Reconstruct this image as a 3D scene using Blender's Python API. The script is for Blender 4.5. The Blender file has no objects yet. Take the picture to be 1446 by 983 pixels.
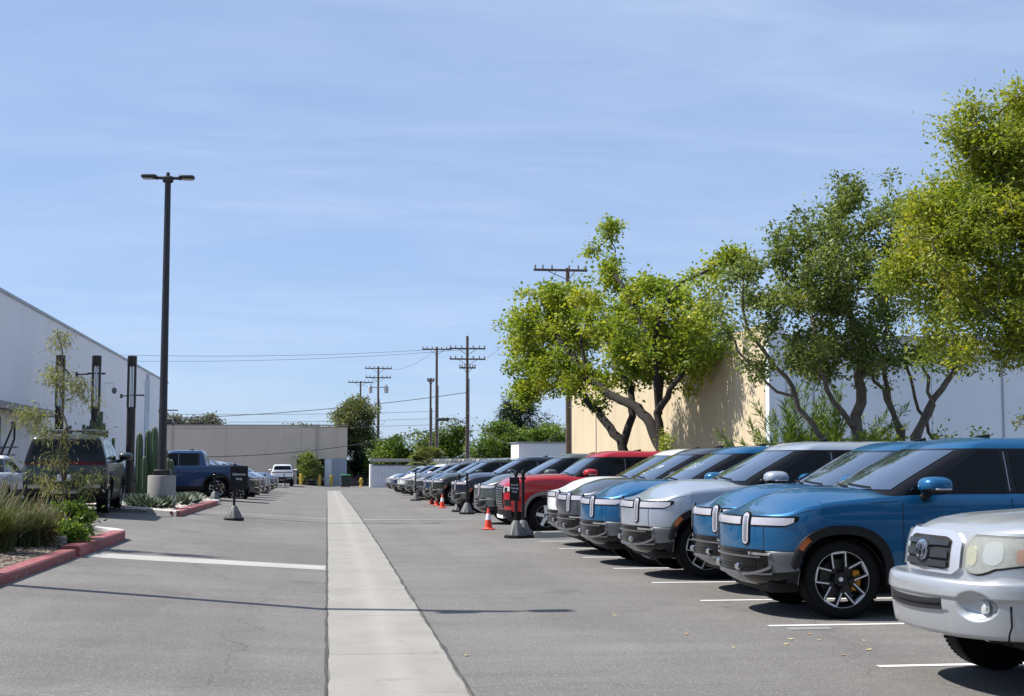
import bpy, math, random
import numpy as np
from mathutils import Vector, Matrix

S = bpy.context.scene
COL = S.collection
R = math.radians
PI = math.pi

# ------------------------------------------------------------------ ground profile of the site
def gz(x, y):
    t = (y - 42) / 8.0
    sp = 8 * (math.log1p(math.exp(t)) if t < 30 else t)
    return -0.009 * min(sp, 80) + 0.065 * min(max(0.0, -x), 7)

# ------------------------------------------------------------------ materials
MATS = {}
def nodes_of(m):
    m.use_nodes = True
    return m.node_tree.nodes, m.node_tree.links

def pm(name, col, rough=0.6, metal=0.0, coat=0.0, spec=0.5, var=0.0, vscale=8.0, bump=0.0, bscale=40.0, coat_rough=0.03, trans=0.0, alpha=1.0, emit=None):
    """principled material, optionally with noise variation of its colour and a little bump"""
    if name in MATS: return MATS[name]
    m = bpy.data.materials.new(name); n, l = nodes_of(m)
    b = n['Principled BSDF']
    b.inputs['Base Color'].default_value = (*col, 1)
    b.inputs['Roughness'].default_value = rough
    b.inputs['Metallic'].default_value = metal
    b.inputs['Coat Weight'].default_value = coat
    b.inputs['Coat Roughness'].default_value = coat_rough
    b.inputs['Specular IOR Level'].default_value = spec
    b.inputs['Transmission Weight'].default_value = trans
    b.inputs['Alpha'].default_value = alpha
    if var or bump:
        tc = n.new('ShaderNodeTexCoord')
    if var:
        nz = n.new('ShaderNodeTexNoise'); nz.inputs['Scale'].default_value = vscale
        nz.inputs['Detail'].default_value = 6; nz.inputs['Roughness'].default_value = 0.65
        mr = n.new('ShaderNodeMapRange'); mr.inputs[1].default_value = 0.3; mr.inputs[2].default_value = 0.7
        mr.inputs[3].default_value = 1 - var; mr.inputs[4].default_value = 1 + var
        mx = n.new('ShaderNodeMix'); mx.data_type = 'RGBA'; mx.blend_type = 'MULTIPLY'
        mx.inputs[0].default_value = 1; mx.inputs[6].default_value = (*col, 1)
        l.new(tc.outputs['Object'], nz.inputs['Vector']); l.new(nz.outputs[0], mr.inputs[0])
        l.new(mr.outputs[0], mx.inputs[7]); l.new(mx.outputs[2], b.inputs['Base Color'])
    if bump:
        nb = n.new('ShaderNodeTexNoise'); nb.inputs['Scale'].default_value = bscale; nb.inputs['Detail'].default_value = 4
        bp = n.new('ShaderNodeBump'); bp.inputs['Strength'].default_value = bump; bp.inputs['Distance'].default_value = 0.02
        l.new(tc.outputs['Object'], nb.inputs['Vector']); l.new(nb.outputs[0], bp.inputs['Height']); l.new(bp.outputs[0], b.inputs['Normal'])
    MATS[name] = m
    return m

def paint(name, col, metal=0.25, rough=0.38):
    """car paint: flake base under a clear coat with a trace of dust"""
    if name in MATS: return MATS[name]
    m = pm(name, col, rough=rough, metal=metal, coat=.75, coat_rough=0.03, spec=.3)
    n, l = nodes_of(m); b = n['Principled BSDF']
    tc = n.new('ShaderNodeTexCoord')
    nz = n.new('ShaderNodeTexNoise'); nz.inputs['Scale'].default_value = 3.0; nz.inputs['Detail'].default_value = 8
    mr = n.new('ShaderNodeMapRange'); mr.inputs[1].default_value = .35; mr.inputs[2].default_value = .75
    mr.inputs[3].default_value = 0.02; mr.inputs[4].default_value = 0.10
    l.new(tc.outputs['Object'], nz.inputs['Vector']); l.new(nz.outputs[0], mr.inputs[0]); l.new(mr.outputs[0], b.inputs['Coat Roughness'])
    return m

def mixcol(n, l, fac, a, b_, blend='MIX'):
    mx = n.new('ShaderNodeMix'); mx.data_type = 'RGBA'; mx.blend_type = blend
    for k, v in ((0, fac), (6, a), (7, b_)):
        if hasattr(v, 'is_linked') or hasattr(v, 'links'): l.new(v, mx.inputs[k])
        elif isinstance(v, (int, float)): mx.inputs[k].default_value = v
        else: mx.inputs[k].default_value = (*v, 1)
    return mx.outputs[2]

def noise(n, l, vec, scale, detail=5, rough=.6, dist=0.0):
    z = n.new('ShaderNodeTexNoise'); z.inputs['Scale'].default_value = scale; z.inputs['Detail'].default_value = detail
    z.inputs['Roughness'].default_value = rough; z.inputs['Distortion'].default_value = dist
    l.new(vec, z.inputs['Vector']); return z.outputs[0]

def ramp(n, l, src, a, b_, lo=0.0, hi=1.0):
    mr = n.new('ShaderNodeMapRange')
    mr.inputs[1].default_value = a; mr.inputs[2].default_value = b_; mr.inputs[3].default_value = lo; mr.inputs[4].default_value = hi
    l.new(src, mr.inputs[0]); return mr.outputs[0]

def mapping(n, l, vec, sc):
    mp = n.new('ShaderNodeMapping'); mp.inputs['Scale'].default_value = sc; l.new(vec, mp.inputs['Vector']); return mp.outputs[0]

def asphalt_mat():
    m = bpy.data.materials.new('asphalt'); n, l = nodes_of(m); b = n['Principled BSDF']
    P = n.new('ShaderNodeTexCoord').outputs['Object']
    big = noise(n, l, P, .22, 6, .6, .6)
    mid = noise(n, l, mapping(n, l, P, (.35, 2.2, 1)), .9, 5, .6)
    fine = noise(n, l, P, 75, 3, .7)
    vo = n.new('ShaderNodeTexVoronoi'); vo.inputs['Scale'].default_value = 95; l.new(P, vo.inputs['Vector'])
    c = mixcol(n, l, ramp(n, l, big, .3, .7), (.168, .158, .148), (.250, .238, .224))
    c = mixcol(n, l, ramp(n, l, mid, .35, .7, 0, .5), c, (.140, .131, .123))
    c = mixcol(n, l, ramp(n, l, fine, .35, .65, 0, 1), c, mixcol(n, l, 1.0, c, (.50, .50, .50), 'MULTIPLY'))
    c = mixcol(n, l, ramp(n, l, vo.outputs['Color'], .75, .95, 0, .55), c, (.46, .44, .42))
    st = noise(n, l, P, .8, 3, .5, .3)
    c = mixcol(n, l, ramp(n, l, st, .62, .78, 0, .6), c, (.062, .059, .056))
    trk = noise(n, l, mapping(n, l, P, (1.1, .05, 1)), 1.0, 4, .6)
    c = mixcol(n, l, ramp(n, l, trk, .48, .72, 0, .38), c, (.105, .098, .092))
    ptc = noise(n, l, mapping(n, l, P, (.5, .16, 1)), 1.0, 2, .4)
    c = mixcol(n, l, ramp(n, l, ptc, .60, .615, 0, .22), c, (.115, .108, .102))
    # hairline cracks
    cw = n.new('ShaderNodeTexVoronoi'); cw.feature = 'DISTANCE_TO_EDGE'; cw.inputs['Scale'].default_value = .16
    nv = n.new('ShaderNodeTexNoise'); nv.inputs['Scale'].default_value = 1.4; nv.inputs['Detail'].default_value = 6; l.new(P, nv.inputs['Vector'])
    va = n.new('ShaderNodeVectorMath'); va.operation = 'MULTIPLY_ADD'; va.inputs[1].default_value = (.9, .9, 0)
    l.new(nv.outputs['Color'], va.inputs[0]); l.new(P, va.inputs[2]); l.new(va.outputs[0], cw.inputs['Vector'])
    c = mixcol(n, l, ramp(n, l, cw.outputs['Distance'], .0, .0028, .45, 0), c, (.05, .048, .047))
    l.new(c, b.inputs['Base Color']); b.inputs['Roughness'].default_value = .88; b.inputs['Specular IOR Level'].default_value = .25
    bp = n.new('ShaderNodeBump'); bp.inputs['Strength'].default_value = .5; bp.inputs['Distance'].default_value = .008
    l.new(fine, bp.inputs['Height']); l.new(bp.outputs[0], b.inputs['Normal'])
    return m

def concrete_mat(name, ca, cb, streak=False, joints=0.0):
    m = bpy.data.materials.new(name); n, l = nodes_of(m); b = n['Principled BSDF']
    P = n.new('ShaderNodeTexCoord').outputs['Object']
    big = noise(n, l, P, .9, 7, .65, .4); fine = noise(n, l, P, 55, 4, .7)
    c = mixcol(n, l, ramp(n, l, big, .3, .7), ca, cb)
    c = mixcol(n, l, ramp(n, l, fine, .3, .7, 0, .35), c, (ca[0]*.55, ca[1]*.55, ca[2]*.55))
    if streak:
        sx = n.new('ShaderNodeSeparateXYZ'); l.new(P, sx.inputs[0])
        wob = noise(n, l, mapping(n, l, P, (.0, .35, 0)), 1.0, 3, .5)
        ad = n.new('ShaderNodeMath'); ad.operation = 'MULTIPLY_ADD'; ad.inputs[1].default_value = .10; l.new(wob, ad.inputs[0]); l.new(sx.outputs[0], ad.inputs[2])
        d = n.new('ShaderNodeMath'); d.operation = 'SUBTRACT'; d.inputs[1].default_value = .62; l.new(ad.outputs[0], d.inputs[0])
        ab = n.new('ShaderNodeMath'); ab.operation = 'ABSOLUTE'; l.new(d.outputs[0], ab.inputs[0])
        c = mixcol(n, l, ramp(n, l, ab.outputs[0], .02, .17, .20, 0), c, (.42, .40, .37))
    if joints:
        sy = n.new('ShaderNodeSeparateXYZ'); l.new(P, sy.inputs[0])
        mo = n.new('ShaderNodeMath'); mo.operation = 'PINGPONG'; mo.inputs[1].default_value = joints / 2; l.new(sy.outputs[1], mo.inputs[0])
        c = mixcol(n, l, ramp(n, l, mo.outputs[0], .008, .02, .75, 0), c, (.12, .115, .105))
    sp = noise(n, l, P, 2.6, 6, .7, .8)
    c = mixcol(n, l, ramp(n, l, sp, .56, .72, 0, .55), c, (ca[0]*.62, ca[1]*.60, ca[2]*.56))
    l.new(c, b.inputs['Base Color']); b.inputs['Roughness'].default_value = .85; b.inputs['Specular IOR Level'].default_value = .3
    bp = n.new('ShaderNodeBump'); bp.inputs['Strength'].default_value = .3; bp.inputs['Distance'].default_value = .006
    l.new(fine, bp.inputs['Height']); l.new(bp.outputs[0], b.inputs['Normal'])
    MATS[name] = m
    return m

def worn_paint_mat(name, col, under, wear=.5):
    """road or kerb paint worn through to what is under it"""
    m = bpy.data.materials.new(name); n, l = nodes_of(m); b = n['Principled BSDF']
    P = n.new('ShaderNodeTexCoord').outputs['Object']
    a = noise(n, l, P, 9, 8, .72); a2 = noise(n, l, P, 1.6, 4, .6)
    c = mixcol(n, l, ramp(n, l, a2, .3, .7, 0, .6), col, (col[0]*.62, col[1]*.62, col[2]*.62))
    c = mixcol(n, l, ramp(n, l, a, wear + .08, wear + .2, 0, .85), c, under)
    l.new(c, b.inputs['Base Color']); b.inputs['Roughness'].default_value = .7
    MATS[name] = m
    return m

def stucco_mat(name, ca, cb, streaks=.35, panel=0.0, axis=1):
    m = bpy.data.materials.new(name); n, l = nodes_of(m); b = n['Principled BSDF']
    P = n.new('ShaderNodeTexCoord').outputs['Object']
    big = noise(n, l, P, .35, 6, .6, .3)
    st = noise(n, l, mapping(n, l, P, (3.0, 3.0, .18)), 1.0, 6, .65)
    c = mixcol(n, l, ramp(n, l, big, .3, .7), ca, cb)
    c = mixcol(n, l, ramp(n, l, st, .5, .8, 0, streaks), c, (ca[0]*.55, ca[1]*.53, ca[2]*.5))
    if panel:
        sx = n.new('ShaderNodeSeparateXYZ'); l.new(P, sx.inputs[0])
        pp = n.new('ShaderNodeMath'); pp.operation = 'PINGPONG'; pp.inputs[1].default_value = panel / 2; l.new(sx.outputs[axis], pp.inputs[0])
        c = mixcol(n, l, ramp(n, l, pp.outputs[0], .012, .03, .6, 0), c, (ca[0]*.35, ca[1]*.35, ca[2]*.35))
    l.new(c, b.inputs['Base Color']); b.inputs['Roughness'].default_value = .9; b.inputs['Specular IOR Level'].default_value = .2
    f = noise(n, l, P, 30, 4, .6)
    bp = n.new('ShaderNodeBump'); bp.inputs['Strength'].default_value = .25; bp.inputs['Distance'].default_value = .01
    l.new(f, bp.inputs['Height']); l.new(bp.outputs[0], b.inputs['Normal'])
    MATS[name] = m
    return m

def leaf_mat(name, dark, mid, light, transl=.45, rough=.5):
    """foliage whose hue differs from leaf to leaf (face attribute 'tint')"""
    if name in MATS: return MATS[name]
    m = bpy.data.materials.new(name); n, l = nodes_of(m); b = n['Principled BSDF']; out = n['Material Output']
    at = n.new('ShaderNodeAttribute'); at.attribute_name = 'tint'
    cr = n.new('ShaderNodeValToRGB'); e = cr.color_ramp.elements
    e[0].position = 0; e[0].color = (*dark, 1); e[1].position = 1; e[1].color = (*light, 1)
    k = cr.color_ramp.elements.new(.5); k.color = (*mid, 1)
    l.new(at.outputs['Fac'], cr.inputs[0]); l.new(cr.outputs[0], b.inputs['Base Color'])
    b.inputs['Roughness'].default_value = rough; b.inputs['Specular IOR Level'].default_value = .35
    tr = n.new('ShaderNodeBsdfTranslucent')
    c2 = mixcol(n, l, 1.0, cr.outputs[0], (1.5, 1.55, .6), 'MULTIPLY'); l.new(c2, tr.inputs[0])
    ms = n.new('ShaderNodeMixShader'); ms.inputs[0].default_value = transl
    l.new(b.outputs[0], ms.inputs[1]); l.new(tr.outputs[0], ms.inputs[2]); l.new(ms.outputs[0], out.inputs['Surface'])
    MATS[name] = m
    return m

# ------------------------------------------------------------------ objects
def tag(o, label=None, cat=None, group=None, kind=None):
    if label: o['label'] = label
    if cat: o['category'] = cat
    if group: o['group'] = group
    if kind: o['kind'] = kind
    return o

def thing(name, label, cat, loc=(0, 0, 0), rz=0.0, group=None):
    o = bpy.data.objects.new(name, None); COL.objects.link(o)
    o.location = loc; o.rotation_euler = (0, 0, rz); o.empty_display_size = .2
    return tag(o, label, cat, group)

def kids(o):
    return [c for c in bpy.data.objects if c.parent is o]

class MB:
    """collects vertices and faces with a material index; build() links them as one mesh object"""
    def __init__(s): s.v = []; s.f = []; s.m = []; s.n = 0
    def add(s, verts, faces, mat=0):
        b = s.n; s.v.extend([tuple(map(float, p)) for p in verts]); s.n += len(verts)
        for q in faces: s.f.append(tuple(i + b for i in q)); s.m.append(mat)
        return s
    def grid(s, P, mat=0, cu=False, cv=False, flip=False):
        P = np.asarray(P, float); a, b = P.shape[:2]; F = []
        for i in range(a if cu else a - 1):
            for j in range(b if cv else b - 1):
                q = (i*b + j, ((i+1) % a)*b + j, ((i+1) % a)*b + (j+1) % b, i*b + (j+1) % b)
                F.append(q[::-1] if flip else q)
        return s.add(P.reshape(-1, 3), F, mat)
    def box(s, c, d, mat=0, rz=0.0, tilt=None):
        x, y, z = d[0]/2, d[1]/2, d[2]/2
        V = [Vector((i*x, j*y, k*z)) for k in (-1, 1) for j in (-1, 1) for i in (-1, 1)]
        M_ = Matrix.Rotation(rz, 3, 'Z')
        if tilt: M_ = M_ @ Matrix.Rotation(tilt[1], 3, tilt[0])
        V = [(M_ @ p) + Vector(c) for p in V]
        return s.add(V, [(0, 2, 3, 1), (4, 5, 7, 6), (0, 1, 5, 4), (2, 6, 7, 3), (0, 4, 6, 2), (1, 3, 7, 5)], mat)
    def bbox(s, c, d, r=.02, mat=0, rz=0.0):
        """box with chamfered edges"""
        x, y, z = d[0]/2, d[1]/2, d[2]/2; r = min(r, x*.9, y*.9, z*.9)
        ring = [(x-r, -y), (x, -y+r), (x, y-r), (x-r, y), (-x+r, y), (-x, y-r), (-x, -y+r), (-x+r, -y)]
        inn = [(a*(x-r)/x if abs(a) > x - r*1.01 else a, b*(y-r)/y if abs(b) > y - r*1.01 else b) for a, b in ring]
        L = [(inn, -z), (ring, -z+r), (ring, z-r), (inn, z)]
        ca, sa = math.cos(rz), math.sin(rz); V = []
        for rg, zz in L:
            for a, b in rg: V.append((c[0]+a*ca-b*sa, c[1]+a*sa+b*ca, c[2]+zz))
        F = [tuple(range(7, -1, -1)), tuple(range(24, 32))]
        for k in range(3):
            for i in range(8): F.append((k*8+i, k*8+(i+1) % 8, k*8+8+(i+1) % 8, k*8+8+i))
        return s.add(V, F, mat)
    def tube(s, path, rad, sides=8, mat=0, cap=True):
        path = [Vector(p) for p in path]; k = len(path)
        if not hasattr(rad, '__len__'): rad = [rad]*k
        up = None; V = []
        for i, p in enumerate(path):
            t = (path[min(i+1, k-1)] - path[max(i-1, 0)])
            t = t.normalized() if t.length > 1e-9 else Vector((0, 0, 1))
            if up is None: up = Vector((0, 0, 1)) if abs(t.z) < .9 else Vector((1, 0, 0))
            a = t.cross(up); a = a.normalized() if a.length > 1e-6 else t.orthogonal().normalized(); b = a.cross(t); up = b
            for j in range(sides):
                w = 2*PI*j/sides; V.append(p + (a*math.cos(w) + b*math.sin(w))*rad[i])
        F = []
        for i in range(k-1):
            for j in range(sides):
                F.append((i*sides+j, i*sides+(j+1) % sides, (i+1)*sides+(j+1) % sides, (i+1)*sides+j))
        if cap: F += [tuple(range(sides-1, -1, -1)), tuple(range((k-1)*sides, k*sides))]
        return s.add(V, F, mat)
    def lathe(s, prof, c=(0, 0, 0), seg=24, mat=0, axis='z', a0=0, a1=2*PI):
        full = abs(a1 - a0 - 2*PI) < 1e-6; na = seg if full else seg + 1; G = []
        for i in range(na):
            w = a0 + (a1 - a0)*i/seg; row = []
            for r_, h in prof:
                p = (r_*math.cos(w), r_*math.sin(w), h)
                if axis == 'y': p = (p[0], h, p[1])
                if axis == 'x': p = (h, p[0], p[1])
                row.append((c[0]+p[0], c[1]+p[1], c[2]+p[2]))
            G.append(row)
        return s.grid(G, mat, cu=full, flip=(axis == 'y'))
    def prism(s, poly, z0, z1, mat=0, mat_top=None):
        k = len(poly)
        zf0 = z0 if callable(z0) else (lambda x, y: z0); zf1 = z1 if callable(z1) else (lambda x, y: z1)
        V = [(x, y, zf0(x, y)) for x, y in poly] + [(x, y, zf1(x, y)) for x, y in poly]
        s.add(V, [(i, (i+1) % k, k+(i+1) % k, k+i) for i in range(k)] + [tuple(range(k-1, -1, -1))], mat)
        return s.add([(x, y, zf1(x, y)) for x, y in poly], [tuple(range(k))], mat if mat_top is None else mat_top)
    def build(s, name, mats, parent=None, smooth=35, loc=None, label=None):
        me = bpy.data.meshes.new(name); me.from_pydata(s.v, [], s.f)
        for m_ in (mats if isinstance(mats, (list, tuple)) else [mats]): me.materials.append(m_)
        me.polygons.foreach_set('material_index', s.m)
        if smooth:
            me.polygons.foreach_set('use_smooth', [True]*len(s.f)); me.set_sharp_from_angle(angle=R(smooth))
        me.update()
        o = bpy.data.objects.new(name, me); COL.objects.link(o)
        if parent is not None: o.parent = parent
        if loc is not None: o.location = loc
        if label: o['label'] = label
        return o

def struct(name, mb, mats, label=None, cat=None, smooth=35):
    o = mb.build(name, mats, smooth=smooth); return tag(o, label, cat, kind='structure')

def text_mesh(txt, size, name, mat, parent, loc, rot, depth=.002, align='CENTER'):
    cu = bpy.data.curves.new(name, 'FONT'); cu.body = txt; cu.size = size; cu.align_x = align; cu.align_y = 'CENTER'; cu.extrude = depth
    to = bpy.data.objects.new(name, cu); COL.objects.link(to); bpy.context.view_layer.update()
    me = bpy.data.meshes.new_from_object(to.evaluated_get(bpy.context.evaluated_depsgraph_get()))
    bpy.data.objects.remove(to)
    o = bpy.data.objects.new(name, me); COL.objects.link(o); me.materials.clear(); me.materials.append(mat)
    o.parent = parent; o.location = loc; o.rotation_euler = rot
    return o

def copy_tree(o, paints=None, parent=None, rename=None):
    c = o.copy(); COL.objects.link(c); c.parent = parent
    if rename and parent is None: c.name = rename
    if paints and o.type == 'MESH':
        for s_ in c.material_slots:
            if s_.material in paints:
                m_ = paints[s_.material]; s_.link = 'OBJECT'; s_.material = m_
    for ch in kids(o): copy_tree(ch, paints, c)
    return c
# ================================================================== vehicles
# local frame: nose at x = 0, tail at +x, y across, z up, standing on z = 0
P_BLUE = paint('paint_blue', (.003, .092, .225), metal=.35)
BLACKG = pm('gloss_black_trim', (.007, .007, .008), rough=.15, spec=.3)
BLACKP = pm('black_plastic', (.010, .010, .011), rough=.6, spec=.25, bump=.05, bscale=300)
TYRE = pm('tyre_rubber', (.006, .006, .006), rough=.85, spec=.2)
SILV = pm('satin_silver_trim', (.27, .28, .30), rough=.32, metal=.75, var=.08, vscale=3)
CORNER = pm('grey_corner_trim', (.11, .115, .122), rough=.38, metal=.4, var=.1, vscale=3)
CHROME = pm('chrome', (.75, .76, .78), rough=.08, metal=1.0)
MACH = pm('machined_alloy', (.74, .75, .77), rough=.35, metal=.35)
RIMD = pm('dark_alloy', (.012, .012, .014), rough=.4, spec=.4)
BRAKE = pm('brake_steel', (.07, .068, .066), rough=.45, metal=.6)
CALIP = pm('yellow_caliper', (.62, .27, .01), rough=.35)
AMBER = pm('amber_lens', (.42, .09, .015), rough=.15, coat=.6)
LIGHTW = pm('lamp_lens_white', (.44, .43, .475), rough=.18, coat=.8, var=.05, vscale=25)
LAMPRIB = pm('lamp_ribs', (.34, .35, .38), rough=.15, metal=.4, coat=.6)
REDL = pm('red_tail_lens', (.11, .003, .003), rough=.3, spec=.25)
DARKIN = pm('dark_interior', (.010, .010, .011), rough=.8)
WHITEMK = pm('white_marker', (.80, .82, .84), rough=.6)
PLATE = pm('number_plate_white', (.62, .64, .68), rough=.4, var=.15, vscale=30)

def glass_mat(name, tint, refl=.0, spec=.9, ior=1.6):
    m = bpy.data.materials.new(name); n, l = nodes_of(m); b = n['Principled BSDF']
    P = n.new('ShaderNodeTexCoord').outputs['Object']
    z = noise(n, l, P, 2.2, 5, .6)
    b.inputs['Base Color'].default_value = (*tint, 1); b.inputs['Specular IOR Level'].default_value = spec
    b.inputs['IOR'].default_value = ior
    l.new(ramp(n, l, z, .35, .75, .015, .06), b.inputs['Roughness'])
    b.inputs['Coat Weight'].default_value = refl; b.inputs['Coat Roughness'].default_value = .02
    return m
WSHIELD = glass_mat('windscreen_glass', (.026, .042, .074), 1.0, 1.0, 1.78)
SGLASS = glass_mat('tinted_side_glass', (.004, .005, .006), .0, .30, 1.42)
MIRRORG = pm('mirror_glass', (.5, .55, .6), rough=.03, metal=1)

def interp(pts):
    xs = np.array([p[0] for p in pts], float); ys = np.array([p[1] for p in pts], float)
    m = np.zeros(len(xs)); d = np.diff(ys)/np.diff(xs)
    m[0] = d[0]; m[-1] = d[-1]
    for i in range(1, len(xs)-1): m[i] = 0 if d[i-1]*d[i] <= 0 else 2*d[i-1]*d[i]/(d[i-1]+d[i])
    def f(x):
        x = np.clip(np.asarray(x, float), xs[0], xs[-1]); i = np.clip(np.searchsorted(xs, x) - 1, 0, len(xs)-2)
        h = xs[i+1]-xs[i]; t = (x-xs[i])/h
        return (2*t**3-3*t**2+1)*ys[i] + (t**3-2*t**2+t)*h*m[i] + (-2*t**3+3*t**2)*ys[i+1] + (t**3-t**2)*h*m[i+1]
    return f

class Shell:
    """a car body as a closed plan contour that changes with height"""
    def __init__(s, xf, xr, w, c, n, cr, nr):
        s.xf, s.xr, s.w = interp(xf), interp(xr), interp(w); s.c, s.n, s.cr, s.nr = c, n, cr, nr
    def front(s, ph, z, off=0.0):
        """point of the rounded nose at angle ph (-pi/2 .. pi/2 across the car) and height z"""
        def q(ph, z):
            a = abs(ph); t = math.sin(a)**(2/s.n); k = max(math.cos(a), 0)**(2/s.n)
            return np.array([float(s.xf(z)) + s.c*(1-k), math.copysign(float(s.w(z))*t, ph), z])
        p = q(ph, z)
        if off:
            e = .01; lo = max(min(ph, PI/2-.02), -PI/2+.02)
            n_ = np.cross(q(lo+e, z)-q(lo-e, z), q(lo, z+e)-q(lo, z-e)); n_ /= np.linalg.norm(n_)
            if n_[0] > 0: n_ = -n_
            p = p + n_*off
        return p
    def phi(s, y, z=.9):
        t = min(abs(y)/float(s.w(z)), 1.0); return math.copysign(math.asin(t**(s.n/2)), y)
    def rear(s, ph, z, off=0.0):
        a = abs(ph); t = math.sin(a)**(2/s.nr); k = max(math.cos(a), 0)**(2/s.nr)
        return np.array([float(s.xr(z)) - s.cr*(1-k) + off, math.copysign(float(s.w(z))*t, ph), z])
    def side(s, x, z, sg, off=0.0):
        x0 = float(s.xf(z)) + s.c; x1 = float(s.xr(z)) - s.cr; w = float(s.w(z))
        if x < x0: t = max(0.0, (x0-x)/s.c); y = w*max(0, 1-t**s.n)**(1/s.n)
        elif x > x1: t = max(0.0, (x-x1)/s.cr); y = w*max(0, 1-t**s.nr)**(1/s.nr)
        else: y = w
        return np.array([x, sg*(y+off), z])

def front_strip(mb, sh, ys, zlo, zhi, off0, off1, nz=2, mat=0, rear=False):
    """a solid raised band on the nose between the curves zlo(y) and zhi(y)"""
    fn = sh.rear if rear else sh.front
    F = []; B = []
    for y in ys:
        a, b = zlo(y), zhi(y); ph = sh.phi(y, (a+b)/2) if not rear else math.copysign(math.asin(min(abs(y)/float(sh.w((a+b)/2)), 1)**(sh.nr/2)), y)
        F.append([fn(ph, a+(b-a)*k/nz, off1) for k in range(nz+1)])
        B.append([fn(ph, a+(b-a)*k/nz, off0) for k in range(nz+1)])
    F = np.array(F); B = np.array(B); fl = rear
    mb.grid(F, mat, flip=not fl)
    mb.grid(np.stack([B[:, 0], F[:, 0]], 1), mat); mb.grid(np.stack([F[:, -1], B[:, -1]], 1), mat)
    mb.grid(np.stack([B[0], F[0]], 0), mat); mb.grid(np.stack([F[-1], B[-1]], 0), mat)

def capsule(yc, zc, hw, hz):
    """half-width hw, half-height hz; returns ys, zlo, zhi of an upright rounded bar"""
    ys = [yc + hw*math.sin(-PI/2 + PI*k/14)*.999 for k in range(15)]
    r_ = min(hw, hz)
    f = lambda y: (hz-r_) + r_*math.sqrt(max(0, 1-((y-yc)/hw)**2))
    return ys, (lambda y: zc-f(y)), (lambda y: zc+f(y))

def side_ribbon(mb, fn, pts, w, mat=0):
    """thin dark seam along pts (x, z) on a side given by fn(x, z) -> point"""
    for (x0, z0), (x1, z1) in zip(pts[:-1], pts[1:]):
        k = max(2, int(math.hypot(x1-x0, z1-z0)/.08)); dx, dz = x1-x0, z1-z0; L = math.hypot(dx, dz); ox, oz = -dz/L*w/2, dx/L*w/2
        G = [[fn(x0+dx*i/k+ox, z0+dz*i/k+oz), fn(x0+dx*i/k-ox, z0+dz*i/k-oz)] for i in range(k+1)]
        mb.grid(G, mat)

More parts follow.
